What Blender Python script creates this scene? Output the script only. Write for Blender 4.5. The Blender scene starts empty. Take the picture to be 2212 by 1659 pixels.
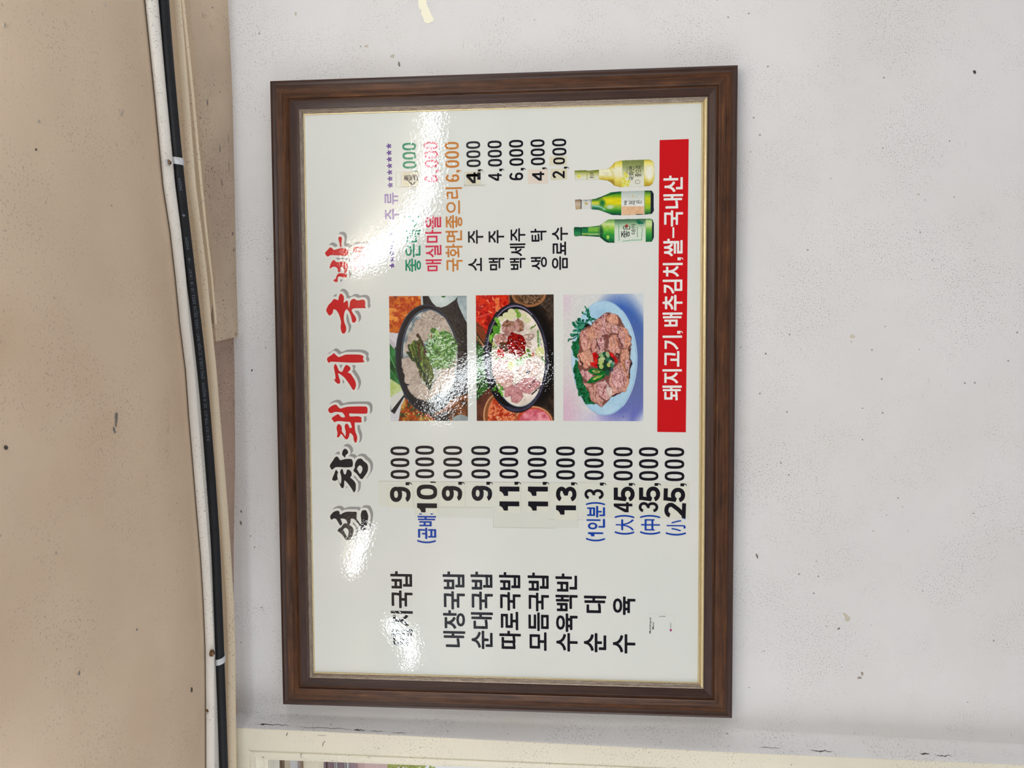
import bpy, bmesh, math, random
import numpy as np
from mathutils import Matrix, Vector

# ------------------------------------------------------------------ camera
F = 1500.0                                    # focal length in pixels of a 2212 px wide frame
CAM = np.array([0.53772195, -1.03579125, 0.24889143])
RT = np.array([[-0.00553291, 0.07056929, -0.99749153],
               [0.9989666, 0.04539057, -0.00232985],
               [-0.04511229, 0.99647362, 0.07074751]])      # rows: right, up, forward
cam = bpy.data.cameras.new('camera')
cam.sensor_fit = 'HORIZONTAL'; cam.sensor_width = 36.0; cam.lens = F / 2212 * 36
cam.clip_start = 0.01
co = bpy.data.objects.new('camera', cam); bpy.context.scene.collection.objects.link(co)
m = Matrix.Identity(4)
for i in range(3):
    m[i][0] = RT[0][i]; m[i][1] = RT[1][i]; m[i][2] = -RT[2][i]; m[i][3] = CAM[i]
co.matrix_world = m
scene = bpy.context.scene
scene.camera = co
scene.view_settings.view_transform = 'Standard'
scene.view_settings.look = 'None'
scene.view_settings.gamma = 1.0
scene.view_settings.use_curve_mapping = False
scene.view_settings.exposure = 0.11
W = bpy.data.worlds.new('world'); scene.world = W; W.use_nodes = True
bg = W.node_tree.nodes['Background']
bg.inputs[0].default_value = (0.96, 0.98, 1.0, 1); bg.inputs[1].default_value = 0.66

def area_light(name, loc, target, size, size_y, energy, color):
    l = bpy.data.lights.new(name, 'AREA'); l.shape = 'RECTANGLE'; l.size = size; l.size_y = size_y
    l.energy = energy; l.color = color
    o = bpy.data.objects.new(name, l); scene.collection.objects.link(o); o.location = loc
    d = Vector(target) - Vector(loc); o.rotation_euler = d.to_track_quat('-Z', 'Y').to_euler()
    return o
# area lights put in: daylight key from the left, weak fill from the right
area_light('left_key_light', (-1.5, -1.15, 0.30), (0.5, 0, 0.2), 0.9, 1.2, 12.0, (0.99, 0.99, 0.99))
area_light('right_fill_light', (3.0, -1.6, 0.25), (0.7, 0, 0.2), 1.2, 1.0, 9.0, (0.97, 0.985, 1.0))

def ray(px, py):
    return RT.T @ np.array([(px - 1106) / F, -(py - 829.5) / F, 1.0])
def at(px, py, y=None, z=None, x=None):
    """point of the real plane y=..., z=... or x=... seen at a place of the photograph"""
    d = ray(px, py)
    if y is not None: t = (y - CAM[1]) / d[1]
    elif z is not None: t = (z - CAM[2]) / d[2]
    else: t = (x - CAM[0]) / d[0]
    return CAM + t * d

# ------------------------------------------------------------------ helpers
C = scene.collection
def lin(c):
    return tuple(((v / 255) / 12.92 if v / 255 <= 0.04045 else ((v / 255 + 0.055) / 1.055) ** 2.4) for v in c)
def mesh_obj(name, verts, faces, mats, parent=None, idx=None, smooth=False, root=None):
    me = bpy.data.meshes.new(name)
    v = [tuple(map(float, p)) for p in verts]
    if root is not None: v = [(p[0] - root[0], p[1] - root[1], p[2] - root[2]) for p in v]
    me.from_pydata(v, [], faces)
    for mt in (mats if isinstance(mats, (list, tuple)) else [mats]): me.materials.append(mt)
    if idx is not None: me.polygons.foreach_set('material_index', idx)
    if smooth: me.polygons.foreach_set('use_smooth', [True] * len(me.polygons))
    me.update()
    o = bpy.data.objects.new(name, me); C.objects.link(o)
    if parent is not None: o.parent = parent
    return o
def empty(name, loc, label=None, cat=None, group=None):
    o = bpy.data.objects.new(name, None); C.objects.link(o); o.location = loc
    o.empty_display_size = 0.05
    tag(o, label, cat, group)
    return o
def tag(o, label=None, cat=None, group=None, kind=None):
    if label: o['label'] = label
    if cat: o['category'] = cat
    if group: o['group'] = group
    if kind: o['kind'] = kind
    return o
def box(x0, x1, y0, y1, z0, z1):
    v = [(x, y, z) for x in (x0, x1) for y in (y0, y1) for z in (z0, z1)]
    f = [(0, 1, 3, 2), (4, 6, 7, 5), (0, 4, 5, 1), (2, 3, 7, 6), (0, 2, 6, 4), (1, 5, 7, 3)]
    return v, f
def bevel_box(name, b, mt, parent=None, bev=0.001, root=None):
    v, f = box(*b)
    o = mesh_obj(name, v, f, mt, parent, root=root)
    bm = bmesh.new(); bm.from_mesh(o.data)
    bmesh.ops.bevel(bm, geom=list(bm.edges), offset=bev, segments=2, profile=0.5, affect='EDGES')
    bmesh.ops.recalc_face_normals(bm, faces=bm.faces)
    bm.to_mesh(o.data); bm.free()
    return o
def merge(parts):
    V, Fc = [], []
    for v, f in parts:
        n = len(V); V += list(v); Fc += [tuple(i + n for i in q) for q in f]
    return V, Fc

# ------------------------------------------------------------------ materials
def newmat(name):
    mt = bpy.data.materials.new(name); mt.use_nodes = True
    nt = mt.node_tree; b = nt.nodes['Principled BSDF']
    return mt, nt, b
def N(nt, t, **kw):
    n = nt.nodes.new(t)
    for k, v in kw.items():
        if k.startswith('i_'):
            n.inputs[k[2:].replace('_', ' ')].default_value = v
        else: setattr(n, k, v)
    return n
def noise(nt, vec, scale, detail=3, rough=0.6, dist=0.0):
    n = N(nt, 'ShaderNodeTexNoise'); n.inputs['Scale'].default_value = scale
    n.inputs['Detail'].default_value = detail; n.inputs['Roughness'].default_value = rough
    n.inputs['Distortion'].default_value = dist
    nt.links.new(vec, n.inputs['Vector']); return n.outputs['Fac']
def ramp(nt, fac, stops, interp='LINEAR'):
    r = N(nt, 'ShaderNodeValToRGB'); r.color_ramp.interpolation = interp
    e = r.color_ramp.elements
    while len(e) < len(stops): e.new(0.5)
    for k, (p, c) in enumerate(stops):
        e[k].position = p; e[k].color = tuple(c) + (1,) if len(c) == 3 else c
    nt.links.new(fac, r.inputs[0]); return r.outputs[0]
def mapping(nt, vec, scale, loc=(0, 0, 0)):
    n = N(nt, 'ShaderNodeMapping'); n.inputs['Scale'].default_value = scale
    n.inputs['Location'].default_value = loc
    nt.links.new(vec, n.inputs['Vector']); return n.outputs[0]
def pos(nt): return N(nt, 'ShaderNodeNewGeometry').outputs['Position']
def mixc(nt, fac, a, b, mode='MIX'):
    n = N(nt, 'ShaderNodeMix', data_type='RGBA', blend_type=mode)
    for s, v in ((0, fac), (6, a), (7, b)):
        if hasattr(v, 'links'): nt.links.new(v, n.inputs[s])
        else: n.inputs[s].default_value = v if s == 0 else (tuple(v) + (1,))[:4]
    return n.outputs[2]
def math_(nt, op, a, b=0.0, clamp=False):
    n = N(nt, 'ShaderNodeMath', operation=op, use_clamp=clamp)
    for s, v in ((0, a), (1, b)):
        if hasattr(v, 'links'): nt.links.new(v, n.inputs[s])
        else: n.inputs[s].default_value = v
    return n.outputs[0]
def bump(nt, h, strength, dist, normal=None):
    n = N(nt, 'ShaderNodeBump'); n.inputs['Strength'].default_value = strength
    n.inputs['Distance'].default_value = dist; nt.links.new(h, n.inputs['Height'])
    if normal is not None: nt.links.new(normal, n.inputs['Normal'])
    return n.outputs[0]
BLACK, WHITE = (0, 0, 0), (1, 1, 1)

def painted(name, rgb, dirt=(0.10, 0.085, 0.07), speck=0.5, patch=0.08, rough=0.65, bumpy=0.15, seed=0.0, scratch=False, tint=None, amount=0.0, fine=False):
    """painted plaster or timber: soft colour drift, small dirt specks gathered in patches, fine relief"""
    mt, nt, b = newmat(name); p = mapping(nt, pos(nt), (1, 1, 1), (seed, seed * 1.7, seed * 0.6))
    base = lin(rgb)
    big = noise(nt, p, 5.0, 4, 0.55)
    col = mixc(nt, ramp(nt, big, [(0.3, BLACK), (0.7, WHITE)]), tuple(c * (1 - patch) for c in base), tuple(min(1, c * (1 + patch)) for c in base))
    if tint is not None:
        t2 = noise(nt, mapping(nt, p, (1, 1, 1), (3, 7, 1)), 4.0, 4, 0.6)
        f = ramp(nt, t2, [(0.45, BLACK), (0.75, WHITE)])
        col = mixc(nt, math_(nt, 'MULTIPLY', f, amount), col, lin(tint))
    # specks
    hi = noise(nt, p, 620.0 if fine else 420.0, 2, 0.5)
    zone = noise(nt, p, 9.0, 5, 0.7)
    thr = math_(nt, 'MULTIPLY', ramp(nt, hi, [(0.60, BLACK), (0.67, WHITE)]), ramp(nt, zone, [(0.43, (0.05,) * 3), (0.60, WHITE)]))
    col = mixc(nt, math_(nt, 'MULTIPLY', thr, speck), col, dirt)
    hs = noise(nt, mapping(nt, p, (60, 60, 420)), 1.0, 2, 0.5)
    st = math_(nt, 'MULTIPLY', ramp(nt, hs, [(0.66, BLACK), (0.74, WHITE)]), ramp(nt, noise(nt, mapping(nt, p, (1, 1, 1), (5, 2, 9)), 11.0, 3, 0.6), [(0.52, BLACK), (0.66, WHITE)]))
    col = mixc(nt, math_(nt, 'MULTIPLY', st, speck * 0.5), col, dirt)
    v = N(nt, 'ShaderNodeTexVoronoi', feature='F1'); v.inputs['Scale'].default_value = 42.0
    nt.links.new(p, v.inputs['Vector'])
    dots = ramp(nt, v.outputs['Distance'], [(0.035, WHITE), (0.075, BLACK)])
    sel = ramp(nt, N(nt, 'ShaderNodeSeparateColor').outputs[0], [(0.5, BLACK), (0.6, WHITE)])
    sc = nt.nodes[-2] if False else None
    sepn = [n for n in nt.nodes if n.bl_idname == 'ShaderNodeSeparateColor'][-1]
    nt.links.new(v.outputs['Color'], sepn.inputs[0])
    col = mixc(nt, math_(nt, 'MULTIPLY', math_(nt, 'MULTIPLY', dots, sel), speck * 0.9), col, dirt)
    nt.links.new(col, b.inputs['Base Color'])
    b.inputs['Roughness'].default_value = rough
    b.inputs['Specular IOR Level'].default_value = 0.3
    h1 = noise(nt, p, 260.0, 4, 0.6); h2 = noise(nt, mapping(nt, p, (8, 8, 50)), 1.0, 4, 0.6)
    n = bump(nt, h1, bumpy, 0.0006); n = bump(nt, h2, bumpy, 0.004, n)
    nt.links.new(n, b.inputs['Normal'])
    return mt

M = {}
M['wall'] = painted('wall_plaster', (224, 224, 225), speck=0.8, patch=0.03, seed=1.0, tint=(214, 206, 202), amount=0.35, fine=True)
M['ceiling'] = painted('ceiling_paint', (212, 189, 164), speck=0.35, patch=0.05, seed=4.0, tint=(196, 166, 138), amount=0.6, bumpy=0.25)
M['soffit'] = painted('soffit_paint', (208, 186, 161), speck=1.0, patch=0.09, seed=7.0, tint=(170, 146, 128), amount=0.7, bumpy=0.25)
M['soffit_dark'] = painted('soffit_dark_paint', (180, 154, 138), speck=1.0, patch=0.10, seed=9.0, tint=(130, 104, 92), amount=0.8, bumpy=0.25)  # darker base colour than the other soffit part
M['bead'] = painted('white_moulding_paint', (214, 208, 200), speck=0.6, patch=0.05, seed=12.0, rough=0.5)
M['cream'] = painted('cream_moulding_paint', (232, 214, 186), speck=0.5, patch=0.05, seed=14.0, rough=0.5)
M['tan'] = painted('tan_groove_paint', (192, 168, 140), speck=0.7, patch=0.07, seed=15.0, rough=0.6)
M['casing'] = painted('window_cream_paint', (229, 224, 206), speck=0.6, patch=0.04, seed=17.0, rough=0.45, tint=(214, 208, 196), amount=0.5)
M['grime'] = painted('grey_grime', (122, 118, 112), speck=0.8, patch=0.2, seed=19.0)
M['rust'] = painted('rust_brown', (120, 84, 52), speck=1.0, patch=0.4, seed=20.0)
M['plaster_chip'] = painted('bare_plaster', (196, 190, 176), speck=0.8, patch=0.15, seed=21.0)
M['brown_chip'] = painted('bare_brown_plaster', (162, 150, 140), speck=0.8, patch=0.2, seed=22.0)
M['dark_speck'] = painted('dark_speck', (70, 64, 58), speck=0.2, patch=0.2, seed=23.0)
M['cream_patch'] = painted('cream_filler', (250, 248, 226), speck=0.1, patch=0.02, seed=24.0)

def wood(name, cols, rough=0.38, seed=0.0):
    mt, nt, b = newmat(name)
    uv = N(nt, 'ShaderNodeUVMap').outputs[0]
    g = noise(nt, mapping(nt, uv, (9, 420, 1), (seed, seed, 0)), 1.0, 5, 0.6, 0.3)
    g2 = noise(nt, mapping(nt, uv, (22, 90, 1), (seed + 3, seed, 0)), 1.0, 4, 0.6)
    f = math_(nt, 'ADD', math_(nt, 'MULTIPLY', g, 0.6), math_(nt, 'MULTIPLY', g2, 0.4))
    c = ramp(nt, f, [(0.36, lin(cols[0])), (0.47, lin(cols[1])), (0.60, lin(cols[2])), (0.72, lin(cols[3]))])
    # handling wear across the grain
    w = noise(nt, mapping(nt, uv, (160, 160, 1), (9, 4, 0)), 1.0, 4, 0.7)
    c = mixc(nt, math_(nt, 'MULTIPLY', ramp(nt, w, [(0.55, BLACK), (0.75, WHITE)]), 0.3), c, lin(cols[0]))
    nt.links.new(c, b.inputs['Base Color']); b.inputs['Roughness'].default_value = rough
    b.inputs['Specular IOR Level'].default_value = 0.35
    nt.links.new(bump(nt, g, 0.25, 0.0006), b.inputs['Normal'])
    return mt
M['wood'] = wood('walnut_wood', [(46, 28, 19), (72, 45, 30), (96, 61, 37), (138, 92, 50)])
M['wood_dark'] = wood('dark_walnut_wood', [(50, 34, 31), (62, 43, 38), (70, 49, 42), (82, 58, 46)], seed=5)
M['wood_edge'] = wood('walnut_edge_wood', [(44, 28, 24), (58, 38, 32), (70, 47, 38), (84, 58, 44)], seed=9)

def metal(name, c0, c1, rough, metallic=0.85, seed=0):
    mt, nt, b = newmat(name)
    uv = N(nt, 'ShaderNodeUVMap').outputs[0]
    g = noise(nt, mapping(nt, uv, (60, 900, 1), (seed, 0, 0)), 1.0, 4, 0.7)
    g2 = noise(nt, mapping(nt, uv, (900, 700, 1), (seed, 2, 0)), 1.0, 3, 0.7)
    f = math_(nt, 'ADD', math_(nt, 'MULTIPLY', g, 0.5), math_(nt, 'MULTIPLY', g2, 0.5))
    nt.links.new(ramp(nt, f, [(0.38, lin(c0)), (0.6, lin(c1))]), b.inputs['Base Color'])
    b.inputs['Metallic'].default_value = metallic; b.inputs['Roughness'].default_value = rough
    nt.links.new(bump(nt, g2, 0.35, 0.0004), b.inputs['Normal'])
    return mt
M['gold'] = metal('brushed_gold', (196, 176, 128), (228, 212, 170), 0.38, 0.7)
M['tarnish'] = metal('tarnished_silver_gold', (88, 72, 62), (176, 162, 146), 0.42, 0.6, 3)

def add_print_coat(nt, b, rough=0.02):
    """the clear laminate over the print: glossy, with fine crackle"""
    p = pos(nt)
    h1 = noise(nt, p, 300.0, 1, 0.5)
    h2 = noise(nt, p, 75.0, 3, 0.5)
    n = bump(nt, h1, 1.0, COAT_FINE); n = bump(nt, h2, 1.0, COAT_MID, n)
    b.inputs['Coat Weight'].default_value = 1.0; b.inputs['Coat Roughness'].default_value = rough
    b.inputs['Coat IOR'].default_value = 1.6
    b.inputs['Specular IOR Level'].default_value = 0.0
    b.inputs['Roughness'].default_value = 0.6
    nt.links.new(n, b.inputs['Coat Normal'])
COAT_FINE = 0.00009
COAT_MID = 0.00003
def ink(name, rgb):
    mt, nt, b = newmat(name); b.inputs['Base Color'].default_value = lin(rgb) + (1,)
    add_print_coat(nt, b); return mt
def vcol(name, coat=True):
    mt, nt, b = newmat(name); a = N(nt, 'ShaderNodeVertexColor', layer_name='Col')
    nt.links.new(a.outputs[0], b.inputs['Base Color'])
    if coat: add_print_coat(nt, b)
    return mt
def paper(name, rgb, rgb2):
    mt, nt, b = newmat(name); f = noise(nt, pos(nt), 3.0, 3, 0.6)
    nt.links.new(ramp(nt, f, [(0.35, lin(rgb)), (0.65, lin(rgb2))]), b.inputs['Base Color'])
    add_print_coat(nt, b); return mt
M['sheet'] = paper('print_sheet', (220, 226, 222), (226, 228, 225))
M['halo'] = ink('title_white', (226, 229, 224))
M['black'] = ink('ink_black', (18, 21, 32))
M['red'] = ink('ink_red', (200, 20, 28))
M['grey'] = ink('ink_grey', (152, 152, 152))
M['blue'] = ink('ink_blue', (16, 66, 168))
M['purple'] = ink('ink_purple', (100, 70, 150))
M['purple2'] = ink('ink_pale_purple', (140, 120, 184))
M['green'] = ink('ink_green', (10, 140, 104))
M['pink'] = ink('ink_rose', (208, 48, 82))
M['orange'] = ink('ink_orange', (198, 128, 62))
M['banner'] = ink('banner_red', (204, 18, 28))
M['white_ink'] = ink('ink_white', (238, 238, 236))
M['photo'] = vcol('photo_print')
M['sticker'] = ink('sticker_cream', (222, 224, 212))
M['sticker2'] = ink('sticker_yellowed', (219, 215, 190))
M['sticker3'] = ink('sticker_pinkish', (224, 214, 202))
M['tape'] = ink('tape_edge', (206, 205, 190))
M['tape_strip'] = ink('tape_strip', (219, 223, 213))
M['tape_clear'] = ink('tape_clear', (217, 221, 214))
M['darkink'] = ink('ink_soft_black', (50, 52, 60))
M['midgrey'] = ink('ink_mid_grey', (150, 152, 158))
M['magenta'] = ink('ink_magenta', (168, 40, 120))

# cable, clips
mt, nt, b = newmat('black_cable_jacket'); b.inputs['Roughness'].default_value = 0.5
nt.links.new(ramp(nt, noise(nt, pos(nt), 60.0, 4), [(0.3, lin((20, 21, 24))), (0.7, lin((28, 29, 32)))]), b.inputs['Base Color'])
nt.links.new(bump(nt, noise(nt, pos(nt), 500.0, 2), 0.1, 0.0003), b.inputs['Normal']); b.inputs['Specular IOR Level'].default_value = 0.25; M['cable'] = mt
mt, nt, b = newmat('cable_print'); b.inputs['Base Color'].default_value = lin((84, 94, 108)) + (1,); b.inputs['Roughness'].default_value = 0.6; M['cable_print'] = mt
mt, nt, b = newmat('translucent_nylon'); b.inputs['Roughness'].default_value = 0.35
nt.links.new(ramp(nt, noise(nt, pos(nt), 300.0, 3), [(0.3, lin((176, 178, 182))), (0.7, lin((205, 207, 210)))]), b.inputs['Base Color'])
b.inputs['Subsurface Weight'].default_value = 0.2; b.inputs['Subsurface Radius'].default_value = (0.002, 0.002, 0.002); M['nylon'] = mt
mt, nt, b = newmat('brassy_screw'); b.inputs['Roughness'].default_value = 0.4; b.inputs['Metallic'].default_value = 0.6
nt.links.new(ramp(nt, noise(nt, pos(nt), 500.0, 3), [(0.35, lin((96, 70, 50))), (0.65, lin((150, 120, 92)))]), b.inputs['Base Color']); M['screw'] = mt

# ------------------------------------------------------------------ the setting
CX = [-1500, -600, -250, 0, 200, 400, 500, 600, 700, 800, 900, 1000, 1100, 1200, 1300, 1400, 1500, 1659, 2100]
def track(pts):
    ys = [p[0] for p in pts]; xs = [p[1] for p in pts]
    out = []
    for y in CX:
        if y < ys[0]: out.append(xs[0] + (xs[1] - xs[0]) / (ys[1] - ys[0]) * (y - ys[0]))
        elif y > ys[-1]: out.append(xs[-1] + (xs[-1] - xs[-2]) / (ys[-1] - ys[-2]) * (y - ys[-1]))
        else: out.append(float(np.interp(y, ys, xs)))
    return out
HZ = 0.7445                                    # underside of the ceiling boards
T_beadL = track([(0, 320.5), (200, 341), (400, 359.5), (500, 374.7), (600, 386), (700, 395.6), (800, 408), (900, 415), (1000, 423.4), (1100, 431.5), (1200, 440), (1300, 446), (1400, 450), (1500, 451), (1659, 451.5)])
T_beadR = track([(0, 341), (200, 357), (400, 376.5), (500, 389), (600, 402), (700, 414), (800, 427), (900, 436), (1000, 442), (1100, 451), (1200, 457), (1300, 461.5), (1400, 464.5), (1500, 469), (1659, 474)])
T_crack = track([(0, 340), (200, 356.5), (400, 376), (500, 388), (600, 398), (700, 405), (800, 416), (900, 425), (1000, 433), (1100, 441), (1200, 448), (1300, 453), (1400, 458), (1500, 459.5), (1659, 462)])
T_cable = track([(0, 353), (100, 359), (200, 369.3), (300, 380.5), (400, 388.3), (500, 401), (600, 412.5), (700, 424.5), (800, 437), (900, 446), (1000, 452), (1100, 461.5), (1200, 466.8), (1300, 470.8), (1400, 473.8), (1500, 478), (1600, 481.2), (1659, 483.3)])
T_c1L = track([(0, 378.5), (200, 395.5), (400, 410), (500, 425), (600, 437), (700, 446), (800, 456), (900, 462.5), (1000, 469.5), (1100, 477.7), (1200, 485.5), (1300, 492), (1400, 495.5), (1659, 497)])
T_c1R = track([(0, 385.5), (200, 402.5), (400, 419.5), (500, 431), (600, 443.5), (700, 453), (800, 464), (900, 472.5), (1000, 482), (1100, 490), (1200, 496.5), (1300, 502.5), (1400, 506), (1659, 508.5)])
T_c2L = track([(0, 391), (200, 412), (400, 431), (500, 442), (600, 454.5), (640, 459), (700, 463.5), (800, 470)])
T_c2R = track([(0, 396), (200, 417.5), (400, 436.5), (500, 446), (600, 457.5), (640, 461), (700, 466), (800, 473)])
T_wallR = track([(0, 492), (50, 497), (230, 503), (380, 506), (620, 511), (725, 514.5)])
T_wallL = track([(730, 505), (760, 506.5), (1000, 508), (1130, 505.5), (1240, 504), (1300, 505), (1400, 508), (1540, 511), (1560, 512)])

def row_z(tr, z):            # polyline on a horizontal plane
    return [at(x, y, z=z) for x, y in zip(tr, CX)]
def row_y(tr, yy):
    return [at(x, y, y=yy) for x, y in zip(tr, CX)]
def loft(rows, i0=0, i1=None):
    rows = [r[i0:i1] for r in rows]
    n = len(rows[0]); V = [p for r in rows for p in r]; Fc = []
    for a in range(len(rows) - 1):
        for k in range(n - 1):
            Fc.append((a * n + k, a * n + k + 1, (a + 1) * n + k + 1, (a + 1) * n + k))
    return V, Fc
def mid(r1, r2, t, dz):
    return [a * (1 - t) + b * t + np.array([0, 0, dz]) for a, b in zip(r1, r2)]
def bead(r1, r2, depth, drop=0.0):
    """half-round strip hanging under the ceiling between two lines"""
    rows = [[p + np.array([0, 0, 0.004]) for p in r1]]
    for k in range(9):
        t = k / 8; rows.append(mid(r1, r2, t, -depth * math.sin(math.pi * t) ** 0.7 - drop))
    rows.append([p + np.array([0, 0, 0.004]) for p in r2])
    return rows

def structure(name, vf, mt, label=None, smooth=False, cat=None):
    o = mesh_obj(name, vf[0], vf[1], mt, smooth=smooth); tag(o, label, cat, kind='structure')
    return o
bl = row_z(T_beadL, HZ); br = row_z(T_beadR, HZ); ck = row_z(T_crack, HZ)
far = [np.array([p[0], -4.2, HZ + 0.004]) for p in bl]
sag = [p + np.array([0, -0.030, 0.0]) for p in bl]
sag2 = [p + np.array([0, -0.016, 0.0045]) for p in bl]
edge = [p + np.array([0, 0, 0.006]) for p in bl]
ceiling = structure('ceiling', loft([far, [p + np.array([0, -0.25, -0.001]) for p in bl], [p + np.array([0, -0.10, -0.001]) for p in bl], sag, sag2, edge, [p + np.array([0, 0, 0.006]) for p in br]]), M['ceiling'], 'beige painted ceiling with a shallow dip beside the white moulding', smooth=True)
structure('trim_1', loft(bead(bl, mid(bl, ck, 0.93, 0), 0.006)), M['bead'], 'white painted half-round moulding running beside the black cable', smooth=True)
structure('trim_2', loft(bead(ck, br, 0.003)), M['bead'], 'thin white strip between the white moulding and the black cable', smooth=True)
# tan groove board behind the cable
c1l = row_z(T_c1L, HZ - 0.001); c1r = row_z(T_c1R, HZ - 0.001)
c2l = row_z(T_c2L, 0.7440); c2r = row_z(T_c2R, 0.7440)
structure('trim_3', loft([[p + np.array([0, 0, 0.006]) for p in br], [p + np.array([0, 0, 0.003]) for p in mid(br, c1l, 0.5, 0)], [p + np.array([0, 0, 0.002]) for p in c1l], c1r, [p + (np.array([0, 0.03, 0.0]) if k <= CX.index(600) else np.array([0, 0, 0.012])) for k, p in enumerate(c1r)]]), M['tan'], 'tan painted board behind the black cable')
structure('trim_4', loft(bead(c1l, c1r, 0.005)), M['cream'], 'cream bead moulding between the cable and the wall', smooth=True)
k740 = CX.index(700)
structure('trim_5', loft(bead(c2l, c2r, 0.0025), 0, k740 + 1), M['cream'], 'thin cream bead on the right part of the ceiling edge', smooth=True)
# lower slab of the soffit (right part) and recessed part (left)
wr = row_y(T_wallR, 0.0)
wl = row_y(T_wallL, 0.0)
iR = k740 + 1
def slab_rows():
    wr2 = [p.copy() for p in wr[:iR]] + [at(514.5, 727, y=0.0)]
    lft = [p.copy() for p in c2l[:iR]] + [at(467, 738, z=0.7440)]
    lft2 = [p + np.array([0, 0, 0.0]) for p in lft]
    up = [p + np.array([0, 0, 0.02]) for p in lft2]
    back = [p + np.array([0, 0.03, 0.0]) for p in wr2]
    return up, lft2, wr2, back
up, l2, w2, bk = slab_rows()
V, Fc = loft([up, l2, mid(l2, w2, 0.5, 0.0006), w2, bk])
# end face of the slab looking left
n = len(up); e = [n - 1, 2 * n - 1, 3 * n - 1, 4 * n - 1]
top = len(V); V.append(V[4 * n - 1] + np.array([0, 0, 0.02]))
Fc.append((e[0], e[1], e[2], e[3], top))
soff = structure('trim_6', (V, Fc), M['soffit'], 'lower beige slab of the soffit above the right half of the board')
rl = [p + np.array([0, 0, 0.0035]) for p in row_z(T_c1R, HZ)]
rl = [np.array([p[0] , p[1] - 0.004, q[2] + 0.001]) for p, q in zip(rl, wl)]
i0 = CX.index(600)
structure('trim_7', loft([rl, mid(rl, wl, 0.75, 0.0005), wl, [p + np.array([0, 0.03, 0.0]) for p in wl]], i0), M['soffit_dark'], 'recessed darker strip of soffit above the left half of the board')

# wall with a top edge that follows the plaster, and a soft turn at the window jamb on the left
def wall_left_x(z): return float(np.interp(z, [-1.6, -0.42, 0.0, 0.4, 0.9], [-0.050, -0.040, -0.030, -0.030, -0.030])) + 0.004
zs = [0.80, 0.77, 0.735, 0.70, 0.60, 0.45, 0.3, 0.15, 0.0, -0.15, -0.3, -0.45, -0.7, -1.1, -1.6]
xs = list(np.linspace(0, 1, 41))
V = []; Fc = []
rng = random.Random(3)
for z in zs:
    x0 = wall_left_x(z)
    for t in xs:
        x = x0 + (2.3 - x0) * t ** 1.0
        V.append((x, 0.0, z))
nx = len(xs)
for a in range(len(zs) - 1):
    for k in range(nx - 1): Fc.append((a * nx + k, (a + 1) * nx + k, (a + 1) * nx + k + 1, a * nx + k + 1))
wall = structure('wall_back', (V, Fc), M['wall'], 'worn white plaster wall behind the framed menu board', smooth=True)
def jx(z): return float(np.interp(z, [-1.6, -0.392, -0.009, 0.607, 0.9], [-0.056, -0.0462, -0.0427, -0.0320, -0.030]))
rows = []
for z_ in [1]:
    prof = [(0.0, 0.0), (0.16, -0.0006), (0.34, -0.003), (0.55, -0.009), (0.72, -0.018), (0.86, -0.029), (0.97, -0.0345), (1.0, -0.035)]
    for t, y in prof:
        rows.append([np.array([wall_left_x(z) * (1 - t) + (jx(z)) * t, y, z]) for z in zs[1:]])
for r in rows: r[0][2] = 0.7585
structure('wall_return', loft(rows), M['wall'], 'rounded plaster turning out from the wall to the window casing', smooth=True)

# unseen brown backdrop added behind the camera, so the laminate mirrors something dark
V, Fc = box(-5.0, 6.5, -4.35, -4.25, -1.9, 0.80)
tag(mesh_obj('added_backdrop', V, Fc, painted('brown_backdrop', (120, 104, 90), speck=0.2, patch=0.1, seed=31.0)), 'brown partition added behind the viewer to darken the laminate reflection', 'backdrop')

# small marks in the plaster, each with its own outline, a hair proud of the wall
def chip(px, py, r, mt, seed, ax=1.0, ang=0.0, plane='y', name='paint_chip', parent=None, lift=0.00012):
    rg = random.Random(seed); n = 14; V = []
    P0 = at(px, py, y=0.0) if plane == 'y' else at(px, py, z=HZ - 0.001)
    s = 0.00058 * r
    for k in range(n):
        a = 2 * math.pi * k / n; q = s * rg.uniform(0.55, 1.25)
        u, v = q * math.cos(a) * ax, q * math.sin(a)
        u, v = u * math.cos(ang) - v * math.sin(ang), u * math.sin(ang) + v * math.cos(ang)
        # u along the photo's vertical (world x), v along the photo's horizontal
        if plane == 'y': V.append((P0[0] + u, -lift, P0[2] + v))
        else: V.append((P0[0] + u, P0[1] + v, P0[2] - lift))
    Vb = [(p[0], p[1] + (0.002 if plane == 'y' else 0), p[2] + (0.002 if plane != 'y' else 0)) for p in V]
    Fc = [tuple(range(n))] + [(k, (k + 1) % n, n + (k + 1) % n, n + k) for k in range(n)]
    return mesh_obj(name, V + Vb, Fc, mt, parent)
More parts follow.
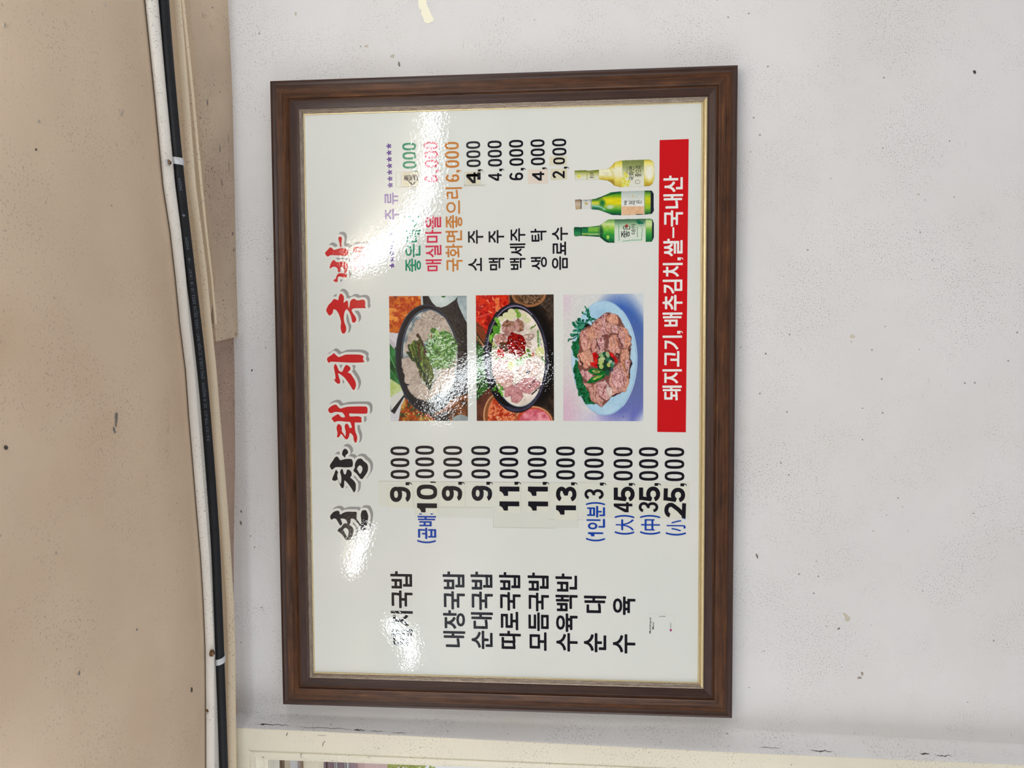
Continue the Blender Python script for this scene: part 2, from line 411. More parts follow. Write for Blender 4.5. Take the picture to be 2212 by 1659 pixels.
for i, (px, py, r, mk, ax, ang) in enumerate([
        (1841, 727, 7, 'plaster_chip', 0.7, 0.0), (1839, 738, 3, 'plaster_chip', 1.0, 0.3), (1829, 1334, 7, 'plaster_chip', 1.8, 0.5), (1812, 1358, 4, 'grime', 0.7, 0.8),
        (1862, 1454, 4, 'brown_chip', 1.4, 0.3), (1857, 1464, 5, 'brown_chip', 0.7, 0.3), (2105, 156, 4, 'dark_speck', 1.2, 0.5), (1984, 420, 5, 'plaster_chip', 0.5, 0.0),
        (1654, 764, 2.6, 'grime', 1, 0), (1863, 882, 2.4, 'grime', 0.6, 0), (1863, 950, 1.6, 'dark_speck', 1, 0), (2103, 1109, 2.4, 'grime', 0.6, 0),
        (1635, 1201, 3, 'grime', 2.4, 0.2), (792, 100, 6, 'plaster_chip', 0.7, 0.4), (848, 121, 6, 'plaster_chip', 0.9, 0.7), (862, 138, 3, 'grime', 2.2, 0.1), (639, 30, 3.5, 'plaster_chip', 1.8, 0.1),
        (1907, 320, 1.4, 'dark_speck', 1, 0), (2051, 305, 1.6, 'grime', 1.4, 0), (1550, 0, 1.4, 'dark_speck', 1, 0), (1767, 142, 1.6, 'grime', 0.5, 0),
        (1618, 1485, 1.4, 'dark_speck', 1, 0), (1871, 1417, 1.6, 'grime', 0.6, 0), (1803, 1592, 2.0, 'grime', 0.6, 0.4), (2090, 1517, 1.6, 'dark_speck', 0.6, 0), (550, 1182, 1.8, 'dark_speck', 1, 0),
        (520, 1130, 3, 'grime', 2.2, 0.4), (521, 1105, 1.8, 'dark_speck', 2.2, 0.3), (541, 1158, 1.2, 'dark_speck', 3.0, 2.4), (515, 1552, 3.2, 'rust', 1.2, 0), (1912, 705, 1.3, 'dark_speck', 1, 0), (1986, 755, 1.4, 'grime', 1, 0),
        (1600, 750, 1.4, 'dark_speck', 1, 0), (544, 800, 3, 'dark_speck', 0.7, 0.8), (1950, 1095, 1.6, 'grime', 0.6, 0.2)]):
    chip(px, py, r, M[mk], i, ax, ang, parent=wall)
# cream filler patch dripping down from above the board
V = [at(x, y, y=-0.0008) for x, y in [(902, -30), (904, 8), (905, 18), (911, 22), (909, 30), (914, 38), (917, 48), (925, 51), (936, 46), (937, 40), (931, 30), (927, 20), (922, 10), (921, 0), (918, -30)]]
mesh_obj('filler_patch', V, [tuple(range(len(V)))[::-1]], M['cream_patch'], wall)
for i, (px, py, r, mk, ax, ang) in enumerate([(250, 905, 3, 'grime', 5.0, 0.15), (246, 930, 2, 'grime', 4.0, -0.4), (12, 967, 3.4, 'dark_speck', 1, 0.3), (263, 243, 2, 'brown_chip', 4, 0.35), (240, 444, 1.6, 'brown_chip', 1, 1.5),
        (83, 262, 2.2, 'brown_chip', 1, 0), (77, 323, 1.6, 'dark_speck', 1, 0), (8, 54, 2, 'brown_chip', 2, 0.4), (226, 11, 1.8, 'brown_chip', 2, 0), (414, 1490, 1.8, 'dark_speck', 3, 0.1), (448, 1536, 2.2, 'rust', 3, -0.5), (170, 1455, 1.4, 'grime', 3, 0.2), (295, 1360, 1.4, 'grime', 2, 0), (120, 1195, 1.2, 'brown_chip', 2, 0)]):
    chip(px, py, r, M[mk], 100 + i, ax, ang, plane='z', name='ceiling_mark', parent=ceiling, lift=0.001)
for i, (px, py, r, ax, ang) in enumerate([(449, 222, 2.6, 4, 0.1), (476, 320, 1.6, 7, 0.0), (494, 300, 1.5, 8, 0.0), (461, 16, 2.0, 2, 0.6), (497, 240, 1.4, 10, 0), (495, 360, 1.3, 14, 0), (480, 395, 1.3, 8, 0), (503, 505, 3.2, 1.5, 0.4), (505, 540, 1.8, 3, 0.1), (486, 610, 1.8, 1.5, 0.1), (498, 718, 2.2, 1, 0.1), (509, 722, 2.4, 1.5, 0.5)]):
    P0 = at(px, py, z=0.7435)
    o = chip(px, py, r, M['grime'], 200 + i, ax, ang, plane='z', name='soffit_mark', parent=soff, lift=0.0)
    q = at(px, py, z=HZ - 0.001)
    for v in o.data.vertices: v.co = Vector((P0[0] + (v.co.x - q[0]), P0[1] + (v.co.y - q[1]), float(np.interp(P0[0], [0.5, 1.2], [0.7425, 0.7450]))))

# ------------------------------------------------------------------ window on the left
XJ = -0.0870                                  # right edge of the opening
win = bpy.data.objects.new('window_1', None); C.objects.link(win); win.location = (XJ, 0, 0.7); tag(win, 'cream painted window frame at the left end of the wall', kind='structure')
R0 = (XJ, 0, 0.7)
ZT = 0.757; ZO = float(at(579, 1641, y=-0.022)[2]); ZB = -1.5
def casing_loft():
    cols = []
    zz = [ZT, 0.62, 0.4, 0.2, 0.0, -0.2, -0.4, -0.7, -1.1, ZB]
    prof = [(0.0, -0.035), (0.012, -0.0355), (0.30, -0.036), (0.60, -0.0355), (0.615, -0.0335), (0.64, -0.0335), (0.66, -0.035), (0.80, -0.033), (0.84, -0.026), (0.97, -0.024), (1.0, -0.022), (1.0, 0.02)]
    rws = []
    for t, y in prof:
        rws.append([np.array([jx(z) * (1 - t) + XJ * t, y, z]) for z in zz])
    return loft(rws)
V, Fc = casing_loft(); mesh_obj('window_casing', V, Fc, M['casing'], win, root=R0)
zc = [float(at(px, 1650, y=yy)[2]) for px, yy in ((508, -.035), (538, -.0355), (549, -.035), (568, -.027), (579, -.022))]
prof = [(zc[0] + 0.004, -0.020), (zc[0], -0.035), (zc[1], -0.036), (zc[1] - 0.001, -0.0335), (zc[1] - 0.002, -0.035), (zc[2], -0.035), (zc[2] - 0.001, -0.030), (zc[3], -0.027), (zc[3] - 0.002, -0.024), (ZO, -0.022), (ZO, 0.02)]
rws = [[np.array([max(x, -1.1) if True else x, y, z]) for x in (-1.1, XJ - 0.02, min(XJ + max(z - ZO, 0) * 1.0, -0.036))] for z, y in prof]
V, Fc = loft(rws); mesh_obj('window_head', V, Fc, M['casing'], win, root=R0)
for nm, bx in (('sash_stile', (XJ - 0.0004, XJ + 0.012, -0.018, 0.012, ZB, ZO)), ('sash_rail', (-1.1, XJ + 0.012, -0.018, 0.012, ZO - 0.0004, ZO + 0.012))):
    bevel_box(nm, bx, M['casing'], win, 0.001, root=R0)
mt, nt, b = newmat('window_glass')
b.inputs['Base Color'].default_value = (1, 1, 1, 1); b.inputs['Roughness'].default_value = 0.0; b.inputs['Transmission Weight'].default_value = 1.0; b.inputs['IOR'].default_value = 1.02
M['glass'] = mt
bevel_box('corner_block', (XJ - 0.0003, XJ + 0.03, -0.021, 0.02, ZO - 0.0003, ZO + 0.03), M['casing'], win, 0.0005, root=R0)
V, Fc = box(-1.1, XJ - 0.0002, -0.003, 0.000, ZB, ZO - 0.0002); mesh_obj('window_pane', V, Fc, M['glass'], win, root=R0)
# worn seam where the casing meets the plaster
def zpx(px): return float(at(px, 1575, y=-0.025)[2])
PT = [(0.0, 0.0), (0.16, -0.0006), (0.34, -0.003), (0.55, -0.009), (0.72, -0.018), (0.86, -0.029), (0.97, -0.0345), (1.0, -0.035)]
def ret_pt(z, t, off=0.0003):
    y = float(np.interp(t, [q[0] for q in PT], [q[1] for q in PT])); x = wall_left_x(z) * (1 - t) + jx(z) * t
    return (x + off * .9, y - off * .3, z)
rg = random.Random(8)
for a_, b_, t0, wd in ((552, 628, .80, .05), (563, 572, .80, .12), (640, 760, .84, .03), (766, 782, .86, .13), (780, 792, .86, .05), (798, 832, .87, .04), (846, 882, .88, .04), (1640, 1690, .8, .03), (1748, 1800, .82, .05), (1990, 2012, .78, .08), (2020, 2060, .8, .04)):
    n = 12; V = []
    for k in range(n + 1):
        z = zpx(a_ + (b_ - a_) * k / n); w_ = .55 * wd * math.sin(math.pi * (k + .4) / (n + .8)) * rg.uniform(.5, 1.1); tt = t0 + rg.uniform(-.02, .02)
        V += [ret_pt(z, tt - w_ / 2), ret_pt(z, tt + w_ / 2)]
    mesh_obj('paint_crack', V, [(2 * k, 2 * k + 1, 2 * k + 3, 2 * k + 2) for k in range(n)], M['dark_speck'], bpy.data.objects['wall_return'])
# rust streak on the cream moulding in the corner
V = []
for k, (px, py, w_) in enumerate([(505.5, 1476, .8), (505, 1488, 1.6), (505.5, 1500, 1.4), (504.5, 1512, 2.2), (504.5, 1524, 1.8), (505, 1536, 2.4), (505, 1546, .8)]):
    V += [at(px - w_ / 2, py, z=HZ - 0.0028), at(px + w_ / 2, py, z=HZ - 0.0028)]
mesh_obj('rust_streak', V, [(2 * k, 2 * k + 1, 2 * k + 3, 2 * k + 2) for k in range(6)], M['rust'], bpy.data.objects['trim_4'])
for a_, pts in enumerate([[(702, 1601), (698, 1606), (697, 1612)], [(652, 1627), (649, 1632), (651, 1638)], [(621, 1584), (618, 1590)], [(686, 1588), (704, 1589)]]):
    V = []
    for px, py in pts: V += [at(px - .6, py - .4, y=-0.0366), at(px + .6, py + .4, y=-0.0366)]
    mesh_obj('paint_crack', [(v[0] - R0[0], v[1] - R0[1], v[2] - R0[2]) for v in V], [(2 * k, 2 * k + 1, 2 * k + 3, 2 * k + 2) for k in range(len(pts) - 1)], M['grime'], win)

# ------------------------------------------------------------------ the street outside the window
def flatmat(name, rgb, rough=0.8, var=0.12, scale=4.0):
    mt, nt, b = newmat(name); bc = lin(rgb)
    nt.links.new(ramp(nt, noise(nt, pos(nt), scale, 5, 0.6), [(0.3, tuple(c * (1 - var) for c in bc)), (0.7, tuple(min(1, c * (1 + var)) for c in bc))]), b.inputs['Base Color'])
    b.inputs['Roughness'].default_value = rough; return mt
M['o_pink'] = flatmat('pink_render', (222, 190, 186)); M['o_brown'] = flatmat('brown_panel', (150, 128, 108)); M['o_mauve'] = flatmat('mauve_shutter', (170, 148, 156))
M['o_beige'] = flatmat('beige_stone', (205, 190, 168)); M['o_grey'] = flatmat('pale_grey_column', (214, 214, 214)); M['o_sign'] = flatmat('cream_sign_face', (240, 232, 206), var=0.02)
M['o_leaf'] = flatmat('leaf_green', (206, 214, 140), var=0.4, scale=30); M['o_bark'] = flatmat('bark', (96, 78, 60)); M['o_dark'] = flatmat('dark_letter', (60, 50, 40))
YB = 2.6
def oz(px): return float(at(px, 1650, y=YB)[2])
def ox(py): return float(at(700, py, y=YB)[0])
XL, XR = -3.6, 0.3
bld = empty('building', (-1.6, YB, -1.5), 'pink and beige shop front seen through the window glass', 'building')
RB = (-1.6, YB, -1.5)
zP = oz(786)
V, Fc = box(XL, XR, YB + 0.02, YB + 0.5, zP - 0.0, oz(560)); mesh_obj('wall', V, Fc, M['o_pink'], bld, root=RB)
for nm, a, c_, mk, d in (('stone_band', 579, 583, 'o_beige', 0.03), ('brown_panel', 591, 601, 'o_brown', 0.0), ('brown_panel', 607, 618, 'o_brown', 0.0), ('stone_band', 601.5, 606.5, 'o_beige', 0.02), ('stone_band', 584, 590.5, 'o_beige', 0.03), ('stone_band', 619, 634, 'o_beige', 0.03), ('grey_pilaster', 636, 652, 'o_grey', 0.06), ('shutter', 693, 704, 'o_mauve', 0.0), ('shutter', 707, 723, 'o_mauve', 0.0), ('shutter', 730, 769, 'o_mauve', 0.0)):
    z1, z0 = oz(a), oz(c_)
    bevel_box(nm, (XL, XR, YB - d, YB + 0.03, z0, z1), M[mk], bld, 0.004, root=RB)
for a in (725.5, 728.5, 748, 752):
    z1, z0 = oz(a), oz(a + 1.6); bevel_box('shutter_rail', (XL, XR, YB - 0.03, YB + 0.02, z0, z1), M['o_grey'], bld, 0.002, root=RB)
sg = empty('signboard', (-1.6, YB - 0.2, 0), 'cream signboard with dark top edge on the shop front outside', 'sign')
zs1, zs0 = float(at(654, 1650, y=YB - 0.2)[2]), float(at(688, 1650, y=YB - 0.2)[2])
xs1 = float(at(670, 1648, y=YB - 0.2)[0])
bevel_box('sign_face', (xs1 - 1.1, xs1 + 0.04, YB - 0.2, YB - 0.12, zs0, zs1), M['o_sign'], sg, 0.004, root=(-1.6, YB - 0.2, 0))
bevel_box('sign_cap', (xs1 - 1.1, xs1 + 0.07, YB - 0.215, YB - 0.10, zs1, zs1 + 0.012), M['o_brown'], sg, 0.003, root=(-1.6, YB - 0.2, 0))
bevel_box('sign_cap', (xs1 + 0.02, xs1 + 0.04, YB - 0.212, YB - 0.10, zs0, zs1), M['o_brown'], sg, 0.003, root=(-1.6, YB - 0.2, 0))
# tree: crown of many leaf cards with thickness-free leaves counted as stuff, on a trunk
YT = 3.75
tz = float(at(820, 1655, y=YT)[2]); tx = float(at(820, 1665, y=YT)[0])
tr = empty('street_tree', (tx - 0.7, YT, -1.5), 'yellow-green leafy tree beyond the window', 'tree')
RTt = (tx - 0.7, YT, -1.5)
V = []; Fc = []
for k in range(9):
    for j in range(8):
        a = 2 * math.pi * j / 8; rr = 0.07 * (1 - k * 0.07)
        V.append((tx - 0.7 + rr * math.cos(a) + 0.03 * math.sin(k), YT + rr * math.sin(a), -1.5 + k * 0.2))
for k in range(8):
    for j in range(8): Fc.append((k * 8 + j, k * 8 + (j + 1) % 8, (k + 1) * 8 + (j + 1) % 8, (k + 1) * 8 + j))
mesh_obj('trunk', V, Fc, M['o_bark'], tr, root=RTt)
rg = random.Random(5); V = []; Fc = []
for k in range(9000):
    while True:
        p = Vector((rg.uniform(-1, 1), rg.uniform(-1, 1), rg.uniform(-1, 1)))
        if p.length < 1: break
    c_ = Vector((tx - 0.72 + p.x * 1.0, YT + 0.15 + p.y * 0.4, tz - 0.12 + p.z * 0.30)); s = rg.uniform(0.012, 0.028)
    u = Vector((rg.gauss(0, 1), rg.gauss(0, 1), rg.gauss(0, 1))).normalized(); w = u.orthogonal().normalized() * s * 0.5; u = u * s
    n = len(V); V += [c_ - u, c_ + w, c_ + u, c_ - w]; Fc.append((n, n + 1, n + 2, n + 3))
tag(mesh_obj('foliage', V, Fc, M['o_leaf'], tr, root=RTt), kind='stuff')

# ------------------------------------------------------------------ black cable with its print, clips
CR = 0.0062
def cable_center(px, py):
    zc_ = HZ - CR - 0.0008
    return at(px, py, z=zc_)
cy = list(range(-600, 2101, 50))
cpx = [float(np.interp(y, CX, T_cable)) for y in cy]
cpx = list(np.convolve(np.pad(cpx, 2, mode='reflect', reflect_type='odd'), np.ones(5) / 5, 'valid'))
CP = [cable_center(x, y) for x, y in zip(cpx, cy)]          # runs from right (+x) to left
CP = CP[::-1]                                              # left to right
arc = [0.0]
for a, b_ in zip(CP[:-1], CP[1:]): arc.append(arc[-1] + float(np.linalg.norm(b_ - a)))
def cable_frame(s):
    p = np.array([np.interp(s, arc, [q[k] for q in CP]) for k in range(3)])
    p1 = np.array([np.interp(s + 0.01, arc, [q[k] for q in CP]) for k in range(3)])
    p0 = np.array([np.interp(s - 0.01, arc, [q[k] for q in CP]) for k in range(3)])
    t = (p1 - p0) / max(np.linalg.norm(p1 - p0), 1e-9)
    up_ = np.array([0, 0, 1.0]); side = np.cross(t, up_); side /= np.linalg.norm(side)   # towards the room (-y)
    up2 = np.cross(side, t)
    return p, t, side, up2
def cable_pt(s, ang, r):      # ang 0 = facing the room, negative = underneath
    p, t, side, up2 = cable_frame(s)
    return p + r * (math.cos(ang) * side + math.sin(ang) * up2)
cab = empty('power_cable', tuple(CP[len(CP) // 2]), 'thick black power cable with printed lettering along the ceiling moulding', 'cable')
RC = tuple(CP[len(CP) // 2])
n = 20; V = []; Fc = []
ss = np.linspace(0, arc[-1], 160)
for s in ss:
    p, t, side, up2 = cable_frame(s)
    for j in range(n):
        a = 2 * math.pi * j / n; V.append(p + CR * (math.cos(a) * side + math.sin(a) * up2))
for k in range(len(ss) - 1):
    for j in range(n): Fc.append((k * n + j, k * n + (j + 1) % n, (k + 1) * n + (j + 1) % n, (k + 1) * n + j))
mesh_obj('jacket', V, Fc, M['cable'], cab, smooth=True, root=RC)

# text outlines from Blender's built-in typeface
_tc = {}
def text2d(s, off=0.0, space=1.0):
    key = (s, off, space)
    if key in _tc: return _tc[key]
    cu = bpy.data.curves.new('tmp', 'FONT'); cu.body = s; cu.offset = off; cu.resolution_u = 3; cu.space_character = space
    o = bpy.data.objects.new('tmp', cu); C.objects.link(o)
    bpy.context.view_layer.update()
    dg = bpy.context.evaluated_depsgraph_get(); oe = o.evaluated_get(dg); me = oe.to_mesh()
    V = np.array([v.co[:2] for v in me.vertices]); Fc = [tuple(p.vertices) for p in me.polygons]
    oe.to_mesh_clear(); bpy.data.objects.remove(o); bpy.data.curves.remove(cu)
    _tc[key] = (V, Fc); return V, Fc
def s_of_py(py): # arclength along the cable seen at an image row
    return float(np.interp(-py, [-y for y in cy[::-1]], arc))
def cable_text(s, py_start, py_end):
    V, Fc = text2d(s, 0.0, 1.1); V = V.copy()
    V[:, 0] -= V[:, 0].min(); V[:, 1] -= 0.0
    s0, s1 = s_of_py(py_start), s_of_py(py_end); L = (s1 - s0) / V[:, 0].max()
    hh = 0.0036 / 0.73; ang0 = math.radians(-30)
    out = []
    for u, v in V:
        ang = ang0 + (v * hh - 0.0018) / CR
        out.append(cable_pt(s0 + u * L, ang, CR + 0.00012))
    mesh_obj('cable_lettering', out, Fc, M['cable_print'], cab, root=RC)
cable_text('0.6/1KV TFR-CV  2C X 4SQMM', 950, 826)
cable_text('EMG CABLE', 816, 772)
cable_text('[K]', 767, 758)
cable_text('HJ01047-15002 SEJIN 2022.10.18 14:07', 755, 580)
cable_text('\u2192', 568, 556)
cable_text('0420M', 539, 513)
cable_text('\u25C6', 469, 462)
cable_text('0420M', 412, 386)

def ring_band(s, w, r, a0, a1, tilt=0.0, n=18):
    V = []; Fc = []
    for k in range(n + 1):
        a = a0 + (a1 - a0) * k / n
        ds = tilt * (a - a0) / (a1 - a0)
        for (d, rr) in ((-w / 2, r), (w / 2, r), (w / 2, r + 0.0011), (-w / 2, r + 0.0011)):
            V.append(cable_pt(s + d + ds, a, rr))
    for k in range(n):
        for j in range(4): Fc.append((k * 4 + j, k * 4 + (j + 1) % 4, (k + 1) * 4 + (j + 1) % 4, (k + 1) * 4 + j))
    Fc += [(0, 3, 2, 1), (4 * n, 4 * n + 1, 4 * n + 2, 4 * n + 3)]
    return V, Fc
def screw(parent, P, root, r=0.0038):
    V = []; Fc = []; n = 16
    for (rr, dz) in ((r, 0.003), (r, 0.0), (r * 0.8, -0.0012), (r * 0.35, -0.0018), (0.0001, -0.0019)):
        for j in range(n):
            a = 2 * math.pi * j / n; V.append((P[0] + rr * math.cos(a), P[1] + rr * math.sin(a), P[2] + dz))
    for k in range(4):
        for j in range(n): Fc.append((k * n + j, k * n + (j + 1) % n, (k + 1) * n + (j + 1) % n, (k + 1) * n + j))
    o = mesh_obj('screw', V, Fc, M['screw'], parent, smooth=True, root=root)
    for ang in (0.4, 0.4 + math.pi / 2):
        c_, s_ = math.cos(ang), math.sin(ang); l, w = r * 0.6, r * 0.13
        q = [(P[0] + l * a * c_ - w * b_ * s_, P[1] + l * a * s_ + w * b_ * c_, P[2] - 0.0021) for a, b_ in ((-1, -1), (1, -1), (1, 1), (-1, 1))]
        v = [(x - P[0], y - P[1], z - P[2]) for x, y, z in q]
        mesh_obj('slot', [(x - root[0], y - root[1], z - root[2]) for x, y, z in q], [(0, 1, 2, 3)], M['dark_speck'], o)
def clip(py, lab, tilt, spx, spy, big):
    s = s_of_py(py); P = cable_frame(s)[0]
    t = empty('cable_clip', tuple(P), lab, 'cable clip', 'nylon cable clips')
    V, Fc = ring_band(s, 0.0085, CR + 0.0002, math.radians(-205), math.radians(35), tilt)
    mesh_obj('strap', V, Fc, M['nylon'], t, root=tuple(P), smooth=False)
    Q = at(spx, spy, z=HZ - 0.0075)
    # foot of the clip with the screw through it
    f = cable_pt(s + tilt * 0.3, math.radians(20), CR + 0.0008)
    mid_ = (np.array(Q) + f) / 2
    r_ = 0.0045 if big else 0.0042; n = 14
    V = [(Q[0] + r_ * math.cos(2 * math.pi * k / n), Q[1] + r_ * math.sin(2 * math.pi * k / n), Q[2] + 0.0006) for k in range(n)]
    V += [(x, y, z + 0.003) for x, y, z in V]
    Fc = [tuple(range(n))[::-1], tuple(range(n, 2 * n))] + [(k, (k + 1) % n, n + (k + 1) % n, n + k) for k in range(n)]
    mesh_obj('clip_foot', V, Fc, M['nylon'] if not big else M['rust'], t, root=tuple(P))
    screw(t, (Q[0], Q[1], Q[2]), tuple(P), 0.0030)
clip(353, 'clear nylon cable clip over the black cable, upper right of the board', 0.0035, 366, 351, False)
clip(1419, 'clear nylon cable clip over the black cable beside a brown screw, near the window', -0.006, 460.5, 1411, True)

# ------------------------------------------------------------------ the framed menu board
BW, BH = 0.94, 0.67648
RM = (BW / 2, 0.0, 0.0)
board = empty('menu_board', RM, 'large framed menu board with red and black Korean lettering on the white wall', 'menu board')
A = [(0, 0.0), (0, -0.0195), (0.0008, -0.0212), (0.004, -0.022), (0.0075, -0.0212), (0.009, -0.0198), (0.0165, -0.0194), (0.0240, -0.0200), (0.0262, -0.0208), (0.0268, -0.0192), (0.0276, -0.0192), (0.0280, -0.0204), (0.0286, -0.0190), (0.0292, -0.0190), (0.0300, -0.0182), (0.034, -0.0165), (0.038, -0.0152), (0.0405, -0.0148), (0.0412, -0.0125)]
G = [(0.0405, -0.0125), (0.0405, -0.0152), (0.0413, -0.0165), (0.0428, -0.0170), (0.0445, -0.0160), (0.0462, -0.0140), (0.0470, -0.0130), (0.0478, -0.0128), (0.0484, -0.0118), (0.0484, -0.0108)]
def rail(name, prof, side, mats, idxf, z1, z0, x0=0.0, x1=BW):
    """one mitred rail; side in T B L R; profile (inset, y)"""
    V = []; Fc = []; idx = []; uvs = []
    for d, y in prof:
        if side == 'T': a, b_ = (x0 + d, y, z1 - d), (x1 - d, y, z1 - d)
        if side == 'B': a, b_ = (x1 - d, y, z0 + d), (x0 + d, y, z0 + d)
        if side == 'L': a, b_ = (x0 + d, y, z0 + d), (x0 + d, y, z1 - d)
        if side == 'R': a, b_ = (x1 - d, y, z1 - d), (x1 - d, y, z0 + d)
        V += [a, b_]
    L = {'T': 0, 'B': 2, 'L': 4, 'R': 6}[side]
    acc = 0
    for k in range(len(prof) - 1):
        Fc.append((2 * k, 2 * k + 2, 2 * k + 3, 2 * k + 1)); idx.append(idxf(prof[k][0]))
    o = mesh_obj(name, V, Fc, mats, board, idx=idx, root=RM)
    uv = o.data.uv_layers.new(name='UVMap')
    acc = [0.0]
    for k in range(len(prof) - 1): acc.append(acc[-1] + math.hypot(prof[k + 1][0] - prof[k][0], prof[k + 1][1] - prof[k][1]))
    ln = (x1 - x0) if side in 'TB' else (z1 - z0)
    for k, poly in enumerate(o.data.polygons):
        pts = [(prof[k][0] + L, acc[k]), (prof[k + 1][0] + L, acc[k + 1]), (ln - prof[k + 1][0] + L, acc[k + 1]), (ln - prof[k][0] + L, acc[k])]
        for li, q in zip(poly.loop_indices, pts): uv.data[li].uv = q
    return o
def widx(d): return 2 if d < 0.0085 else (1 if d >= 0.0290 else 0)
for s_ in 'TBLR': rail('frame_rail', A, s_, [M['wood'], M['wood_dark'], M['wood_edge']], widx, BH, 0.0)
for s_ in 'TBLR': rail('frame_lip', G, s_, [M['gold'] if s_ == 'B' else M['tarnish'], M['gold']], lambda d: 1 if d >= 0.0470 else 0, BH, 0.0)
YS = -0.0115
# the printed sheet
V, Fc = box(0.040, BW - 0.040, YS, YS + 0.004, 0.040, BH - 0.040)
sheet = mesh_obj('menu_sheet', V, Fc, M['sheet'], board, root=RM)
V, Fc = box(0.012, BW - 0.012, -0.006, -0.001, 0.012, BH - 0.012)
mesh_obj('backing_board', V, Fc, M['wood_edge'], board, root=RM)
Y1, Y2, Y3, Y4, Y5 = YS - 0.00015, YS - 0.0003, YS - 0.00045, YS - 0.0006, YS - 0.00075

def rectfit(p0, p1, yt, yb, yy=YS):
    pc, yc = (p0 + p1) / 2, (yt + yb) / 2
    return at(pc, yb, y=yy)[0], at(pc, yt, y=yy)[0], at(p1, yc, y=yy)[2], at(p0, yc, y=yy)[2]     # u0,u1,z0,z1
def march(X, Y, S):
    """filled outline of S > 0 on a regular grid: whole rows of inside cells as one face, edge cells clipped"""
    V = []; Fc = []; ids = {}
    def vid(key, x, y):
        if key not in ids: ids[key] = len(V); V.append((x, y))
        return ids[key]
    In = S > 0
    cnt = In[:-1, :-1].astype(int) + In[1:, :-1] + In[:-1, 1:] + In[1:, 1:]
    for j, i in zip(*np.nonzero(cnt)):
        cs = [(j, i), (j, i + 1), (j + 1, i + 1), (j + 1, i)]; poly = []
        for k in range(4):
            a, b_ = cs[k], cs[(k + 1) % 4]
            if In[a]: poly.append(vid(a, X[a], Y[a]))
            if In[a] != In[b_]:
                t = S[a] / (S[a] - S[b_]); key = (min(a, b_), max(a, b_), 1)
                poly.append(vid(key, X[a] + t * (X[b_] - X[a]), Y[a] + t * (Y[b_] - Y[a])))
        if len(poly) > 2: Fc.append(tuple(poly))
    return np.array(V), Fc
_bc = {}
def text_bold(t, off):
    """thickened lettering without overlapping faces: outline distance field, then contour"""
    out = []; adv = 0.0
    key = (t, off)
    if key in _bc: return _bc[key]
    V, Fc = text2d(t); ed = {}
    for f in Fc:
        for k in range(len(f)):
            e = (f[k], f[(k + 1) % len(f)]); kk = (min(e), max(e)); ed[kk] = ed.get(kk, 0) + 1
    seg = np.array([(V[a][0], V[a][1], V[b_][0], V[b_][1]) for (a, b_), c_ in ed.items() if c_ == 1])
    st = 0.0155; mn = V.min(0) - off - 2 * st; mx = V.max(0) + off + 2 * st
    X, Y = np.meshgrid(np.arange(mn[0], mx[0], st), np.arange(mn[1], mx[1], st)); D = np.full(X.shape, 9.0); ins = np.zeros(X.shape, bool)
    for x1, y1, x2, y2 in seg:
        i0 = max(int((min(x1, x2) - .08 - mn[0]) / st), 0); i1 = int((max(x1, x2) + .08 - mn[0]) / st) + 2
        dx, dy = x2 - x1, y2 - y1; x, y = X[:, i0:i1], Y[:, i0:i1]
        tt = np.clip(((x - x1) * dx + (y - y1) * dy) / max(dx * dx + dy * dy, 1e-12), 0, 1)
        D[:, i0:i1] = np.minimum(D[:, i0:i1], np.hypot(x - x1 - tt * dx, y - y1 - tt * dy))
        if y1 != y2:
            r0 = max(int((min(y1, y2) - mn[1]) / st) - 1, 0); r1 = int((max(y1, y2) - mn[1]) / st) + 3; yy = Y[r0:r1]; ins[r0:r1] ^= ((y1 > yy) != (y2 > yy)) & (X[r0:r1] < dx * (yy - y1) / dy + x1)
    S = np.where(ins, D, -D) + off; S = np.where(abs(S) < 1e-5, 1e-5, S)
    _bc[key] = march(X, Y, S); return _bc[key]
class Layer:
    """collects flat print shapes of one ink into one mesh"""
    def __init__(s): s.V = []; s.F = []
    def add(s, V2, Fc, y):
        n = len(s.V); s.V += [(float(a), y, float(b_)) for a, b_ in V2]; s.F += [tuple(i + n for i in f) for f in Fc]
    def text(s, t, p0, p1, yt, yb, off=0.0, y=Y1, space=1.0):
        V, Fc = text_bold(t, off) if off > 0.015 else text2d(t, off, space)
        V = V.copy(); u0, u1, z0, z1 = rectfit(p0, p1, yt, yb, y)
        mn, mx = V.min(0), V.max(0)
        V = (V - mn) / (mx - mn); V = V * np.array([u1 - u0, z1 - z0]) + np.array([u0, z0]); s.add(V, Fc, y)
    def digit(s, ch, p0, p1, yt, yb, sw, y=Y1, rot=0.0):
        u0, u1, z0, z1 = rectfit(p0, p1, yt, yb, y); w, h = yb - yt, p1 - p0
        for V, Fc in ([glyph_union(ch, w, h, sw)] if ch in '2345691*' else glyph(ch, w, h, sw)):
            V = np.array(V, float)
            if rot:
                c_, s_ = math.cos(rot), math.sin(rot); V = V - [w / 2, h / 2]; V = np.stack([V[:, 0] * c_ - V[:, 1] * s_, V[:, 0] * s_ + V[:, 1] * c_], 1) + [w / 2, h / 2]
            V = V * np.array([(u1 - u0) / w, (z1 - z0) / h]) + np.array([u0, z0]); s.add(V, Fc, y)
    def rect(s, p0, p1, yt, yb, y=Y1, sk=0.0):
        u0, u1, z0, z1 = rectfit(p0, p1, yt, yb, y); s.add([(u0, z0), (u1, z0 + sk), (u1, z1 + sk), (u0, z1)], [(0, 1, 2, 3)], y)
    def pixpoly(s, pts, y=Y1):
        P = [at(a, b_, y=y) for a, b_ in pts]; tri_poly(s, [(p[0], p[2]) for p in P], y)
    def build(s, name, mt, parent=None):
        return mesh_obj(name, s.V, s.F, mt, parent or sheet, root=RM)
